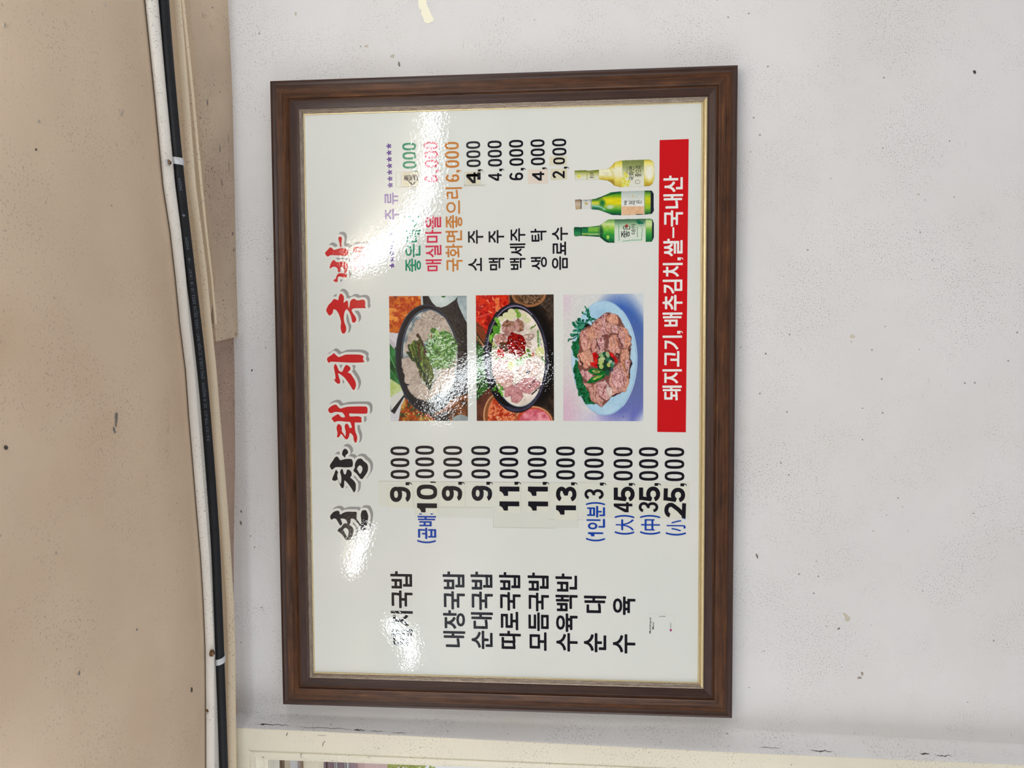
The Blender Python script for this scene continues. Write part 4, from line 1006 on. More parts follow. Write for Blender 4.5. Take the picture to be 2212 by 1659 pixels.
# ------------------------------------------------------------------ printed photographs (drawn shape by shape on a fine grid)
def vnoise(X, Y, s, seed):
    x = X / s; y = Y / s; xi = np.floor(x).astype(int); yi = np.floor(y).astype(int); fx = x - xi; fy = y - yi
    fx = fx * fx * (3 - 2 * fx); fy = fy * fy * (3 - 2 * fy)
    def h(a, b_):
        n = (a * 374761393 + b_ * 668265263 + seed * 974711) & 0x7fffffff
        n = ((n ^ (n >> 13)) * 1274126177) & 0x7fffffff
        return ((n ^ (n >> 16)) & 0xffff) / 65535.0
    return (h(xi, yi) * (1 - fx) + h(xi + 1, yi) * fx) * (1 - fy) + (h(xi, yi + 1) * (1 - fx) + h(xi + 1, yi + 1) * fx) * fy
def fbm(X, Y, s, seed, o=4):
    r = 0; a = 1; t = 0
    for k in range(o): r = r + a * vnoise(X, Y, s / 2 ** k, seed + k); t += a; a *= 0.55
    return r / t
class Paint:
    def __init__(s, quad, zoom, step):
        """quad: photo-pixel corners TL TR BR BL; zoom: (ox, oy, scale) drawing coordinates"""
        s.q = quad; w = max(abs(quad[1][0] - quad[0][0]), 1); h = abs(quad[3][1] - quad[0][1])
        s.nx, s.ny = int(w / step), int(h / step)
        u, v = np.meshgrid(np.linspace(0, 1, s.nx), np.linspace(0, 1, s.ny))
        q = [np.array(k, float) for k in quad]
        s.PXx = q[0][0] * (1 - u) * (1 - v) + q[1][0] * u * (1 - v) + q[2][0] * u * v + q[3][0] * (1 - u) * v
        s.PXy = q[0][1] * (1 - u) * (1 - v) + q[1][1] * u * (1 - v) + q[2][1] * u * v + q[3][1] * (1 - u) * v
        s.X = (s.PXx - zoom[0]) * zoom[2]; s.Y = (s.PXy - zoom[1]) * zoom[2]
        s.c = np.zeros(s.X.shape + (3,)); s.cell = step * zoom[2]
        s.cov = np.zeros(s.X.shape)
        s.WX = s.X + 52 * (fbm(s.X, s.Y, 70, 11) - .5); s.WY = s.Y + 52 * (fbm(s.X, s.Y, 70, 17) - .5)
    def put(s, m_, col, mod=None):
        col = np.array(col, float)
        c_ = np.broadcast_to(col, s.c.shape) if col.ndim == 1 else col
        if mod is not None: c_ = c_ * mod[..., None]
        a = np.clip(m_, 0, 1)[..., None]; s.c = s.c * (1 - a) + c_ * a; s.cov = np.maximum(s.cov, a[..., 0])
    def tex(s, cols, sc, seed, con=1.0):
        f = fbm(s.X, s.Y, sc, seed); f = np.clip((f - .5) * 2.4 * con + .5, 0, .9999); cols = np.array(cols, float); n = len(cols) - 1
        k = (f * n).astype(int); t = (f * n - k)[..., None]; return cols[k] * (1 - t) + cols[np.minimum(k + 1, n)] * t
    def fib(s, cols, seed, ang, l=70, w=11, con=1.2):
        c_, n_ = math.cos(ang), math.sin(ang); U = (s.WX * c_ + s.WY * n_) / l; Vv = (-s.WX * n_ + s.WY * c_) / w
        f = .62 * fbm(U * 40, Vv * 40, 40, seed, 3) + .38 * fbm(s.X, s.Y, 16, seed + 5, 3)
        f = np.clip((f - .5) * 2.6 * con + .5, 0, .9999); cols = np.array(cols, float); n = len(cols) - 1
        k = (f * n).astype(int); t = (f * n - k)[..., None]; return cols[k] * (1 - t) + cols[np.minimum(k + 1, n)] * t
    def poly(s, pts, warp=False):
        X, Y = (s.WX, s.WY) if warp else (s.X, s.Y)
        P = np.array(pts, float); pad = 30
        bb = (X > P[:, 0].min() - pad) & (X < P[:, 0].max() + pad) & (Y > P[:, 1].min() - pad) & (Y < P[:, 1].max() + pad)
        x, y = X[bb], Y[bb]; ins = np.zeros(x.shape, bool); dmin = np.full(x.shape, 1e9)
        for k in range(len(P)):
            x1, y1 = P[k]; x2, y2 = P[(k + 1) % len(P)]
            if y1 != y2:
                c_ = ((y1 > y) != (y2 > y)) & (x < (x2 - x1) * (y - y1) / (y2 - y1) + x1); ins ^= c_
            dx, dy = x2 - x1, y2 - y1; t = np.clip(((x - x1) * dx + (y - y1) * dy) / max(dx * dx + dy * dy, 1e-9), 0, 1)
            dmin = np.minimum(dmin, np.hypot(x - x1 - t * dx, y - y1 - t * dy))
        sd = np.where(ins, dmin, -dmin); m_ = np.zeros(X.shape); m_[bb] = np.clip(sd / s.cell + .5, 0, 1); s.sd = np.full(X.shape, -99.0); s.sd[bb] = sd
        return m_
    def ell(s, cx, cy_, rx, ry, rot=0, warp=False, soft=None):
        X, Y = (s.WX, s.WY) if warp else (s.X, s.Y); a = math.radians(rot)
        dx, dy = X - cx, Y - cy_; u = dx * math.cos(a) + dy * math.sin(a); v = -dx * math.sin(a) + dy * math.cos(a)
        r = np.sqrt((u / rx) ** 2 + (v / ry) ** 2); sd = (1 - r) * min(rx, ry); s.sd = sd
        return np.clip(sd / (soft or s.cell) + .5, 0, 1)
    def ering(s, cx, cy_, rx, ry, w, rot=0, a0=None, a1=None):
        m_ = s.ell(cx, cy_, rx, ry, rot); d = s.sd; r = np.clip((w / 2 - abs(d)) / s.cell + .5, 0, 1)
        if a0 is not None:
            a = np.degrees(np.arctan2(s.Y - cy_, s.X - cx)) % 360; r = r * (((a - a0) % 360) < ((a1 - a0) % 360))
        return r
    def stroke(s, pts, w, warp=False):
        X, Y = (s.WX, s.WY) if warp else (s.X, s.Y); P = np.array(pts, float)
        bb = (X > P[:, 0].min() - w - 8) & (X < P[:, 0].max() + w + 8) & (Y > P[:, 1].min() - w - 8) & (Y < P[:, 1].max() + w + 8)
        x, y = X[bb], Y[bb]; d = np.full(x.shape, 1e9)
        for k in range(len(P) - 1):
            x1, y1 = P[k]; dx, dy = P[k + 1] - P[k]; t = np.clip(((x - x1) * dx + (y - y1) * dy) / max(dx * dx + dy * dy, 1e-9), 0, 1)
            d = np.minimum(d, np.hypot(x - x1 - t * dx, y - y1 - t * dy))
        m_ = np.zeros(X.shape); m_[bb] = np.clip((w / 2 - d) / s.cell + .5, 0, 1); return m_
    def build(s, name, yy, cut=False, parent=None):
        g = fbm(s.X, s.Y, 15, 777, 3)[..., None]; s.c = s.c * (.955 + .09 * g); s.c = np.clip(s.c + (s.c - 128) * .10 - 4, 0, 255) if not cut else s.c
        ny, nx = s.X.shape; V = np.zeros((ny, nx, 3))
        d = np.stack([(s.PXx - 1106) / F, -(s.PXy - 829.5) / F, np.ones_like(s.PXx)], -1) @ RT
        t = (yy - CAM[1]) / d[..., 1]; V = CAM + t[..., None] * d - np.array(RM)
        idx = np.arange(ny * nx).reshape(ny, nx)
        Q = np.stack([idx[1:, :-1], idx[1:, 1:], idx[:-1, 1:], idx[:-1, :-1]], -1).reshape(-1, 4)
        if cut:
            k = s.cov > .5; kk = (k[1:, :-1] & k[1:, 1:] & k[:-1, 1:] & k[:-1, :-1]).reshape(-1); Q = Q[kk]
            used = np.unique(Q); remap = -np.ones(ny * nx, int); remap[used] = np.arange(len(used)); Q = remap[Q]
            VV = V.reshape(-1, 3)[used]; col = s.c.reshape(-1, 3)[used]
        else: VV = V.reshape(-1, 3); col = s.c.reshape(-1, 3)
        me = bpy.data.meshes.new(name); me.vertices.add(len(VV)); me.vertices.foreach_set('co', VV.ravel().astype('f4'))
        me.loops.add(len(Q) * 4); me.loops.foreach_set('vertex_index', Q.ravel().astype('i4')); me.polygons.add(len(Q)); me.polygons.foreach_set('loop_start', np.arange(0, len(Q) * 4, 4, dtype='i4'))
        me.update(calc_edges=True); me.validate()
        a = me.color_attributes.new('Col', 'FLOAT_COLOR', 'POINT'); c_ = np.clip(col / 255, 0, 1)
        c_ = np.where(c_ <= .04045, c_ / 12.92, ((c_ + .055) / 1.055) ** 2.4); a.data.foreach_set('color', np.concatenate([c_, np.ones((len(c_), 1))], 1).ravel().astype('f4'))
        me.materials.append(M['photo']); o = bpy.data.objects.new(name, me); C.objects.link(o); o.parent = parent or sheet
        return o
rg = random.Random(11)
def scatter(p, n, cx, cy_, rx, ry, cols, l0, l1, w0, w1, seed, curve=0.5):
    r = random.Random(seed)
    for _ in range(n):
        a = r.uniform(0, 6.283); q = math.sqrt(r.random()); x, y = cx + rx * q * math.cos(a), cy_ + ry * q * math.sin(a)
        th = r.uniform(0, 6.283); l = r.uniform(l0, l1); b_ = th + r.uniform(-curve, curve)
        p.put(p.stroke([(x, y), (x + l * math.cos(th), y + l * math.sin(th)), (x + l * math.cos(th) + l * math.cos(b_), y + l * math.sin(th) + l * math.sin(b_))], r.uniform(w0, w1)), r.choice(cols))
STEP = 0.8
# --- first dish: pork soup with chives
p = Paint([(840.2, 639.9), (1008, 638.8), (1010.8, 908.7), (844, 909.7)], (835, 630, 5.822), STEP)
p.put(p.ell(500, 800, 9000, 9000), p.tex([(40, 38, 42), (56, 52, 54)], 90, 1))
p.put(p.poly([(20, 40), (425, 40), (445, 220), (150, 525), (25, 512)]), p.tex([(120, 52, 16), (186, 84, 20), (208, 120, 40), (170, 58, 18), (226, 150, 70)], 110, 2))
scatter(p, 30, 230, 260, 180, 200, [(222, 160, 90), (150, 50, 20), (190, 100, 30), (240, 200, 150)], 2, 12, 3, 7, 3)
p.put(p.poly([(428, 40), (452, 40), (462, 180), (440, 190)]), (186, 200, 202))
p.put(p.poly([(520, 40), (915, 40), (860, 105), (760, 175), (690, 200), (625, 188), (570, 130)]), p.tex([(168, 186, 188), (206, 216, 214)], 160, 4)); p.put(p.ell(715, 62, 26, 12), (60, 110, 60))
p.put(p.poly([(905, 40), (1020, 40), (1020, 410), (975, 330), (915, 200), (885, 110)]), p.tex([(120, 136, 142), (176, 190, 194)], 200, 5))
p.put(p.stroke([(880, 470), (1010, 400)], 3), (84, 82, 84)); p.put(p.stroke([(930, 350), (1010, 318)], 2), (74, 72, 76))
p.put(p.poly([(20, 512), (150, 522), (125, 720), (40, 590)]), (206, 202, 208)); p.put(p.poly([(30, 570), (110, 660), (100, 730), (35, 650)]), (188, 182, 190))
p.put(p.poly([(30, 645), (118, 745), (125, 980), (180, 1180), (40, 1090)]), p.tex([(18, 70, 34), (36, 104, 52), (60, 132, 76)], 120, 6)); p.put(p.stroke([(40, 800), (110, 960)], 12), (92, 160, 104)); p.put(p.stroke([(45, 980), (150, 1140)], 9), (80, 150, 80))
p.put(p.poly([(35, 1090), (170, 1175), (215, 1270), (110, 1400), (40, 1420)]), p.tex([(176, 196, 120), (196, 212, 160), (206, 216, 190)], 150, 7))
p.put(p.poly([(40, 1330), (200, 1240), (220, 1310), (60, 1500)]), (208, 210, 206)); p.put(p.poly([(62, 1492), (215, 1300), (225, 1320), (98, 1536)]), (34, 36, 42)); p.put(p.poly([(45, 1500), (100, 1540), (220, 1330), (260, 1360), (150, 1630), (45, 1630)]), (204, 206, 212))
p.put(p.poly([(235, 1340), (480, 1500), (640, 1640), (150, 1640), (185, 1430)]), p.tex([(60, 70, 30), (120, 60, 24), (176, 70, 24), (140, 110, 40), (196, 150, 80)], 55, 8)); scatter(p, 50, 330, 1540, 150, 90, [(200, 170, 90), (90, 110, 50), (206, 70, 30), (170, 40, 20)], 4, 22, 4, 9, 9)
p.put(p.poly([(600, 1520), (860, 1330), (1030, 1290), (1030, 1640), (590, 1640)]), p.tex([(70, 46, 34), (120, 74, 46), (146, 96, 64)], 70, 10)); p.put(p.poly([(620, 1640), (600, 1560), (760, 1500), (800, 1640)]), (30, 30, 36))
p.put(p.ell(935, 1640, 115, 92), p.tex([(140, 152, 156), (180, 190, 192)], 90, 12))
p.put(p.ell(515, 850, 402, 688, -3), p.tex([(24, 26, 34), (34, 36, 46)], 200, 13))
p.put(p.ering(515, 850, 396, 682, 5, -3, 100, 350) * .8, (92, 104, 130)); p.put(p.ering(515, 850, 370, 655, 4, -3, 110, 235) * .6, (60, 70, 92))
p.put(p.ell(543, 815, 350, 590, -3), (40, 48, 60)); p.put(p.ell(548, 815, 342, 580, -3), p.tex([(120, 134, 142), (176, 182, 180), (206, 208, 202)], 120, 14)); p.put(p.ering(543, 815, 352, 592, 5, -3, 120, 300), (112, 130, 156))
p.put(p.poly([(205, 990), (300, 1330), (470, 1450), (640, 1500), (560, 1400), (400, 1340), (300, 1240)]), (22, 24, 30))
meat = [(168, 152, 140), (188, 174, 162), (202, 190, 178), (150, 134, 124)]
for k, q in enumerate([[(440, 285), (480, 250), (550, 238), (640, 268), (740, 360), (790, 440), (700, 430), (600, 470), (500, 400), (440, 350)], [(350, 395), (430, 340), (500, 400), (600, 470), (590, 560), (470, 640), (380, 560), (310, 500)], [(690, 420), (780, 430), (840, 560), (860, 660), (740, 620), (640, 520)], [(240, 640), (310, 490), (390, 560), (450, 680), (350, 760), (290, 800), (215, 740)], [(190, 850), (265, 820), (380, 900), (420, 1040), (330, 1100), (240, 1130), (210, 1000)], [(210, 985), (300, 1020), (400, 1000), (430, 1150), (300, 1180), (240, 1140)], [(250, 1180), (330, 1150), (440, 1160), (540, 1180), (545, 1290), (500, 1385), (380, 1340), (280, 1260)], [(840, 800), (885, 780), (880, 930), (820, 1100), (600, 1330), (520, 1380), (560, 1200), (700, 1000)], [(320, 1100), (400, 990), (440, 1100), (430, 1160)]]):
    m_ = p.poly(q, True); shade = np.clip(.84 + np.clip(p.sd, 0, 9) / 9 * .16, 0, 1) * (.9 + .16 * fbm(p.X, p.Y, 120, 300 + k)); p.put(m_, p.fib(meat, 20 + k, k * 1.3, 60, 22, .8), shade)
scatter(p, 90, 470, 520, 220, 250, [(110, 92, 84), (208, 198, 190), (130, 108, 98)], 1, 6, 2, 3.5, 30); scatter(p, 60, 560, 330, 130, 70, [(90, 80, 74), (214, 206, 198)], 3, 16, 2, 4, 31)
p.put(p.poly([(280, 690), (400, 600), (480, 690), (560, 860), (600, 1060), (570, 1245), (530, 1235), (440, 1080), (360, 900), (290, 820)], True), p.fib([(34, 44, 26), (70, 86, 40), (112, 130, 60), (64, 44, 34)], 39, 1.15, 90, 12, 1.2))
for k, (q, w_, c_) in enumerate([([(385, 555), (450, 650), (500, 800)], 34, (84, 56, 52)), ([(400, 570), (460, 700)], 12, (60, 84, 44)), ([(285, 680), (370, 860), (470, 1040), (545, 1240)], 30, (46, 62, 44)), ([(330, 640), (390, 760), (450, 920)], 24, (112, 134, 58)), ([(300, 660), (320, 760), (350, 830)], 18, (140, 156, 80)), ([(270, 770), (330, 850), (400, 900)], 40, (62, 80, 46)), ([(345, 630), (440, 900), (500, 1090)], 20, (70, 92, 50)), ([(410, 640), (410, 780), (470, 1000)], 18, (96, 56, 46)), ([(455, 700), (440, 900), (500, 1100)], 20, (120, 146, 70)), ([(490, 850), (560, 1060)], 28, (92, 112, 40)), ([(535, 820), (575, 1030)], 18, (132, 160, 60)), ([(400, 900), (500, 1090), (560, 1230)], 26, (56, 74, 52)), ([(420, 1000), (430, 1090)], 10, (90, 60, 40)), ([(560, 840), (570, 960)], 12, (86, 44, 34))]):
    p.put(p.stroke(q, w_, True), p.tex([c_, tuple(v * .7 for v in c_), tuple(min(255, v * 1.25) for v in c_)], 22, 40 + k))
p.put(p.ell(700, 740, 185, 240, 12, True), p.tex([(46, 84, 40), (92, 140, 66), (60, 110, 50), (150, 180, 120)], 34, 60)); p.put(p.ell(590, 490, 40, 36), (84, 120, 60))
scatter(p, 230, 680, 720, 185, 235, [(70, 132, 52), (112, 168, 82), (170, 204, 160), (206, 222, 206), (50, 104, 46), (140, 186, 110), (190, 214, 190)], 8, 22, 9, 18, 61, .9)
scatter(p, 40, 780, 860, 90, 120, [(40, 90, 40), (70, 130, 60), (160, 200, 150)], 8, 24, 6, 12, 62, .9)
p.put(p.ell(565, 560, 9, 20) , (150, 80, 70)); p.put(p.poly([(610, 500), (640, 480), (655, 500), (640, 560), (615, 560)]), (158, 200, 120))
p.build('food_photograph', Y1)
# --- second dish: soup with red paste
p = Paint([(1027.8, 638), (1196, 636), (1196.8, 908.7), (1030, 909.2)], (1022, 630, 5.822), STEP)
wd = np.clip(fbm(p.X * .35, p.Y, 18, 3), 0, 1)
p.put(p.ell(500, 800, 9000, 9000), p.tex([(44, 36, 32), (70, 58, 50)], 60, 1), .75 + .5 * wd)
p.put(p.ell(770, 800, 260, 640, -4, soft=60), (26, 26, 28))
p.put(p.poly([(25, 40), (445, 40), (448, 160), (290, 250), (190, 430), (165, 590), (30, 410)]), p.tex([(140, 20, 22), (196, 36, 26), (216, 66, 32), (170, 24, 40), (228, 120, 70)], 100, 5)); scatter(p, 45, 240, 240, 190, 190, [(232, 130, 80), (160, 20, 24), (240, 180, 130), (206, 50, 40)], 4, 26, 4, 11, 6)
p.put(p.stroke([(40, 330), (200, 280)], 26, True), (206, 70, 60)); p.put(p.stroke([(450, 40), (452, 140)], 22), (150, 84, 56)); p.put(p.stroke([(484, 40), (500, 120)], 14), (60, 40, 34))
p.put(p.ell(700, 25, 220, 170), (156, 112, 78)); p.put(p.ell(700, 15, 190, 150), (110, 78, 54)); p.put(p.ell(720, 60, 150, 90, 0, True), p.tex([(60, 44, 36), (96, 72, 56), (170, 140, 110)], 14, 8)); p.put(p.poly([(840, 160), (1000, 40), (1030, 40), (1030, 420), (980, 300)]), p.tex([(56, 48, 42), (92, 80, 70)], 30, 9))
p.put(p.stroke([(30, 420), (90, 500), (170, 620)], 90), (128, 66, 40)); p.put(p.stroke([(40, 410), (120, 450), (180, 500)], 12), (90, 48, 34)); p.put(p.stroke([(30, 540), (90, 620), (150, 700)], 12), (206, 150, 110))
p.put(p.stroke([(30, 580), (130, 690)], 14), (150, 90, 60))
p.put(p.poly([(25, 640), (130, 710), (145, 900), (200, 1200), (110, 1390), (30, 1390)]), p.tex([(26, 56, 30), (46, 90, 40), (84, 134, 66)], 40, 10)); scatter(p, 50, 90, 900, 70, 350, [(60, 110, 50), (100, 150, 80), (30, 70, 34)], 20, 60, 8, 14, 11, .3)
p.put(p.poly([(30, 1390), (200, 1200), (320, 1400), (320, 1640), (30, 1640)]), p.tex([(84, 48, 40), (110, 66, 52)], 80, 12))
p.put(p.ell(340, 1560, 212, 290), (206, 156, 116)); p.put(p.ell(345, 1560, 200, 280), (140, 88, 56)); p.put(p.ell(365, 1560, 180, 262), p.tex([(150, 50, 32), (196, 80, 50), (226, 150, 110), (206, 110, 70)], 44, 13)); scatter(p, 60, 370, 1500, 150, 160, [(236, 190, 150), (170, 40, 26), (216, 110, 70)], 6, 30, 5, 12, 14)
p.put(p.ell(770, 1640, 245, 205, 10), (130, 84, 54)); p.put(p.ell(765, 1640, 236, 196, 10), (222, 176, 140)); p.put(p.ell(765, 1642, 226, 186, 10), (190, 80, 56)); p.put(p.ell(775, 1655, 200, 180), p.tex([(196, 96, 110), (220, 136, 150), (230, 160, 166)], 60, 15))
p.put(p.stroke([(530, 1500), (545, 1640)], 26), (170, 104, 70))
p.put(p.ell(540, 835, 407, 688, -2), p.tex([(44, 42, 56), (66, 64, 82)], 120, 16)); p.put(p.ering(540, 835, 402, 683, 5, -2), (26, 26, 34)); p.put(p.ering(545, 830, 372, 650, 7, -2, 120, 290), (150, 146, 170)); p.put(p.ering(545, 830, 385, 664, 4, -2, 290, 480) * .7, (104, 104, 128))
p.put(p.ell(548, 828, 362, 636, -2), (24, 24, 30)); p.put(p.ell(568, 832, 336, 612, -2), p.tex([(206, 194, 182), (228, 218, 208), (236, 226, 218)], 130, 17)); p.put(p.ering(568, 832, 338, 614, 5, -2, 60, 200), (150, 170, 180))
p.put(p.poly([(200, 1120), (260, 1180), (330, 1320), (480, 1440), (400, 1440), (270, 1340)]), (26, 28, 34))
def ch(q, cols, seed, edge=.7, sc=34, warp=True):
    m_ = p.poly(q, warp); sh = np.clip(edge + np.clip(p.sd, 0, 9) / 9 * (1 - edge), 0, 1); p.put(m_, p.fib(cols, seed, seed * .7, 50, 16, 1.0), sh)
pk = [(150, 104, 98), (186, 142, 134), (206, 168, 158)]; br_ = [(110, 76, 62), (160, 120, 100), (190, 150, 130)]
for k, (x, y, r_) in enumerate([(480, 250, 45), (420, 300, 50), (350, 340, 40), (520, 300, 40), (640, 300, 40), (680, 360, 46), (460, 330, 36)]): p.put(p.ell(x, y, r_, r_ * .8), (214, 214, 176)); p.put(p.ering(x, y, r_ * .6, r_ * .5, 4), (196, 204, 140))
ch([(345, 430), (420, 375), (500, 380), (540, 480), (490, 560), (430, 590), (385, 540)], pk, 21); ch([(350, 420), (420, 370), (500, 375), (520, 430), (420, 440)], br_, 22)
ch([(497, 400), (570, 335), (622, 365), (640, 480), (590, 510), (520, 460)], pk, 23); ch([(560, 340), (620, 365), (640, 470), (600, 500), (575, 430)], br_, 24)
ch([(265, 585), (330, 520), (400, 555), (430, 640), (330, 700), (290, 650)], pk, 25); ch([(330, 650), (430, 630), (440, 760), (350, 770)], [(80, 50, 34), (120, 76, 50)], 26)
ch([(615, 560), (690, 525), (765, 545), (735, 620), (640, 625)], [(150, 126, 116), (200, 178, 168), (216, 196, 186)], 27); ch([(650, 635), (720, 630), (735, 680), (715, 725), (680, 690)], [(170, 140, 126), (210, 186, 172)], 28); p.put(p.ering(730, 560, 34, 24, 6), (140, 112, 100))
for q, w_, c_ in [([(290, 350), (320, 400), (310, 500)], 40, (124, 190, 70)), ([(270, 440), (280, 520), (230, 580)], 44, (104, 172, 60)), ([(310, 440), (310, 520)], 30, (90, 160, 60)), ([(215, 560), (220, 620)], 30, (140, 196, 80)), ([(250, 640), (280, 700)], 30, (206, 214, 130)), ([(240, 700), (300, 700)], 20, (96, 150, 60)), ([(225, 720), (250, 780)], 12, (80, 140, 70)), ([(550, 240), (570, 310)], 50, (126, 180, 70)), ([(560, 250), (570, 300)], 22, (176, 206, 110)), ([(720, 470), (780, 410)], 20, (130, 170, 80)), ([(820, 500), (825, 680)], 28, (120, 170, 90)), ([(845, 580), (850, 660)], 30, (206, 220, 200)), ([(715, 310), (730, 330)], 14, (140, 180, 100)), ([(885, 810), (895, 880)], 24, (110, 170, 80)), ([(690, 740), (720, 800)], 36, (110, 150, 60)), ([(600, 820), (720, 830)], 24, (120, 170, 70)), ([(620, 790), (660, 760)], 30, (190, 200, 110)), ([(280, 840), (420, 830)], 22, (150, 190, 100))]:
    p.put(p.stroke(q, w_, True), p.tex([c_, tuple(v * .72 for v in c_), tuple(min(255, v * 1.15) for v in c_)], 18, 31))
p.put(p.ell(840, 750, 55, 60), p.tex([(206, 212, 130), (224, 226, 180)], 60, 33))
p.put(p.ell(545, 665, 122, 150, -15, True), p.tex([(84, 6, 14), (130, 14, 22), (166, 28, 26), (108, 10, 16)], 34, 34)); scatter(p, 40, 540, 660, 90, 120, [(190, 50, 40), (90, 6, 14), (206, 80, 60)], 4, 18, 4, 8, 35)
p.put(p.ell(345, 775, 46, 60, -12), (196, 28, 36)); p.put(p.ell(345, 780, 32, 42, -12), p.tex([(206, 90, 70), (180, 40, 40)], 20, 36)); scatter(p, 10, 345, 785, 20, 30, [(240, 220, 180)], 2, 5, 4, 6, 37)
p.put(p.stroke([(535, 745), (540, 790), (555, 820)], 16), (236, 232, 214)); p.put(p.stroke([(520, 800), (515, 830)], 10), (240, 238, 220)); p.put(p.ell(750, 795, 22, 26), (196, 110, 90))
hm = [(176, 116, 122), (200, 146, 148), (214, 166, 164)]
ch([(280, 860), (440, 850), (500, 1000), (500, 1180), (420, 1240), (320, 1180), (250, 1040)], [(190, 140, 136), (214, 176, 168), (226, 196, 186)], 41); ch([(520, 880), (700, 860), (840, 900), (850, 1020), (740, 1100), (580, 1050)], [(206, 176, 164), (226, 202, 190)], 42)
ch([(520, 1180), (640, 1090), (760, 1060), (850, 1150), (820, 1200), (700, 1300), (620, 1280)], hm, 43); ch([(480, 1260), (600, 1260), (640, 1340), (560, 1410), (485, 1390)], hm, 44); ch([(380, 1210), (500, 1170), (620, 1260), (500, 1320), (400, 1320)], hm, 45)
p.put(p.poly([(650, 1010), (690, 980), (725, 1005), (690, 1045)]), (80, 54, 60)); p.put(p.stroke([(700, 1200), (780, 1110)], 14), (84, 50, 56)); p.put(p.stroke([(520, 1190), (630, 1090)], 6), (110, 70, 74)); p.put(p.stroke([(740, 1290), (850, 1190)], 16), (50, 40, 44))
scatter(p, 26, 320, 1220, 60, 60, [(120, 170, 70), (80, 140, 60)], 8, 24, 8, 14, 46); p.put(p.stroke([(340, 1240), (370, 1310)], 24), (120, 180, 80)); p.put(p.ell(470, 930, 40, 60), (206, 220, 120)); p.put(p.ell(580, 890, 60, 40), (160, 210, 140))
p.build('food_photograph', Y1)
# --- third dish: sliced pork on a blue plate
p = Paint([(1217, 636.6), (1390, 634), (1389.4, 910), (1217, 909.2)], (1212, 630, 5.82), STEP)
gx = np.clip((p.X - 30) / 1000, 0, 1)[..., None]; gy = np.clip((p.Y - 40) / 1580, 0, 1)[..., None]
base = (np.array([214, 214, 212]) * (1 - gx) + np.array([206, 216, 222]) * gx); pink = np.exp(-(((p.X - 60) / 190) ** 2 + ((p.Y - 1560) / 420) ** 2))[..., None]; pink2 = np.exp(-(((p.X - 30) / 110) ** 2 + ((p.Y - 90) / 240) ** 2))[..., None] * .7
base = base * (1 - pink) + np.array([212, 184, 202]) * pink; base = base * (1 - pink2) + np.array([216, 196, 212]) * pink2; lav = np.exp(-(((p.X - 520) / 240) ** 2 + ((p.Y - 1620) / 120) ** 2))[..., None]; base = base * (1 - lav) + np.array([196, 188, 218]) * lav
p.c = base; t = np.clip((p.Y - 60) / 1500, 0, 1)[..., None]; sh = np.array([64, 104, 186]) * (1 - t) ** 2 + np.array([108, 122, 160]) * (1 - (1 - t) ** 2); sh = sh * (1 - t ** 4) + np.array([112, 120, 190]) * t ** 4
p.put(p.ell(720, 850, 400, 790, 0, soft=130), sh); p.put((p.X > 760) * np.clip((p.Y - 150 + (900 - p.X) * 1.0) / 250, 0, 1) * np.clip((1700 - p.Y - (p.X - 760) * 1.2 + 250) / 200, 0, 1) * np.clip((p.X - 800) / 100, 0, 1), sh)
p.put(p.ell(545, 835, 414, 722, -1), (150, 186, 216)); p.put(p.ell(538, 832, 402, 712, -1), p.tex([(166, 202, 226), (184, 214, 232)], 300, 2)); p.put(p.ering(545, 835, 410, 718, 6, -1, 290, 430), (200, 224, 240)); p.put(p.ell(530, 830, 350, 640, -1, soft=60), p.tex([(158, 196, 222), (178, 210, 230)], 240, 3))
lf = [(8, 62, 36), (16, 92, 52), (40, 128, 84), (10, 78, 44)]
for k, q in enumerate([[(120, 700), (140, 630), (220, 590), (285, 640), (290, 740), (215, 850), (150, 800)], [(140, 960), (190, 850), (260, 900), (290, 1000), (260, 1120), (160, 1050)], [(150, 1040), (260, 1060), (350, 1250), (330, 1290), (220, 1325), (205, 1180)], [(255, 1320), (340, 1270), (440, 1412), (310, 1415)], [(200, 560), (300, 540), (290, 760), (220, 700)]]):
    m_ = p.poly(q, True); p.put(m_, p.tex(lf, 36, 10 + k)); scatter(p, 12, np.mean([a for a, _ in q]), np.mean([b_ for _, b_ in q]), 40, 60, [(90, 170, 130), (40, 130, 90)], 3, 14, 2, 4, 70 + k)
for q, w_ in [([(290, 185), (330, 260), (400, 410)], 14), ([(270, 255), (340, 290)], 20), ([(330, 215), (350, 300)], 26), ([(300, 400), (380, 340), (430, 370)], 24), ([(345, 310), (380, 360)], 36), ([(230, 350), (240, 420), (280, 460)], 44), ([(145, 385), (190, 440), (240, 470)], 40), ([(190, 370), (230, 430)], 24), ([(280, 370), (270, 440)], 30), ([(155, 495), (220, 500), (280, 480)], 34), ([(90, 610), (150, 580), (220, 560)], 16), ([(130, 540), (200, 540), (250, 560)], 30), ([(300, 430), (350, 440)], 40)]:
    p.put(p.stroke(q, w_, True), p.tex([(14, 70, 56), (34, 116, 92), (80, 156, 130)], 20, 19))
p.put(p.ell(185, 515, 24, 16), (150, 200, 180)); p.put(p.ell(325, 430, 34, 30, 0, True), (24, 40, 34))
p.put(p.poly([(235, 560), (260, 480), (400, 400), (500, 300), (620, 255), (700, 300), (800, 430), (880, 560), (880, 800), (870, 1050), (800, 1260), (650, 1330), (520, 1450), (380, 1380), (300, 1180), (230, 960), (215, 800)], True), (128, 84, 78))
ms = [(150, 92, 86), (204, 150, 140), (224, 180, 168), (190, 130, 122)]; mo = [(176, 108, 84), (216, 164, 142), (222, 172, 150), (200, 140, 122)]; mp = [(140, 82, 90), (206, 158, 158), (230, 198, 194), (184, 122, 126)]
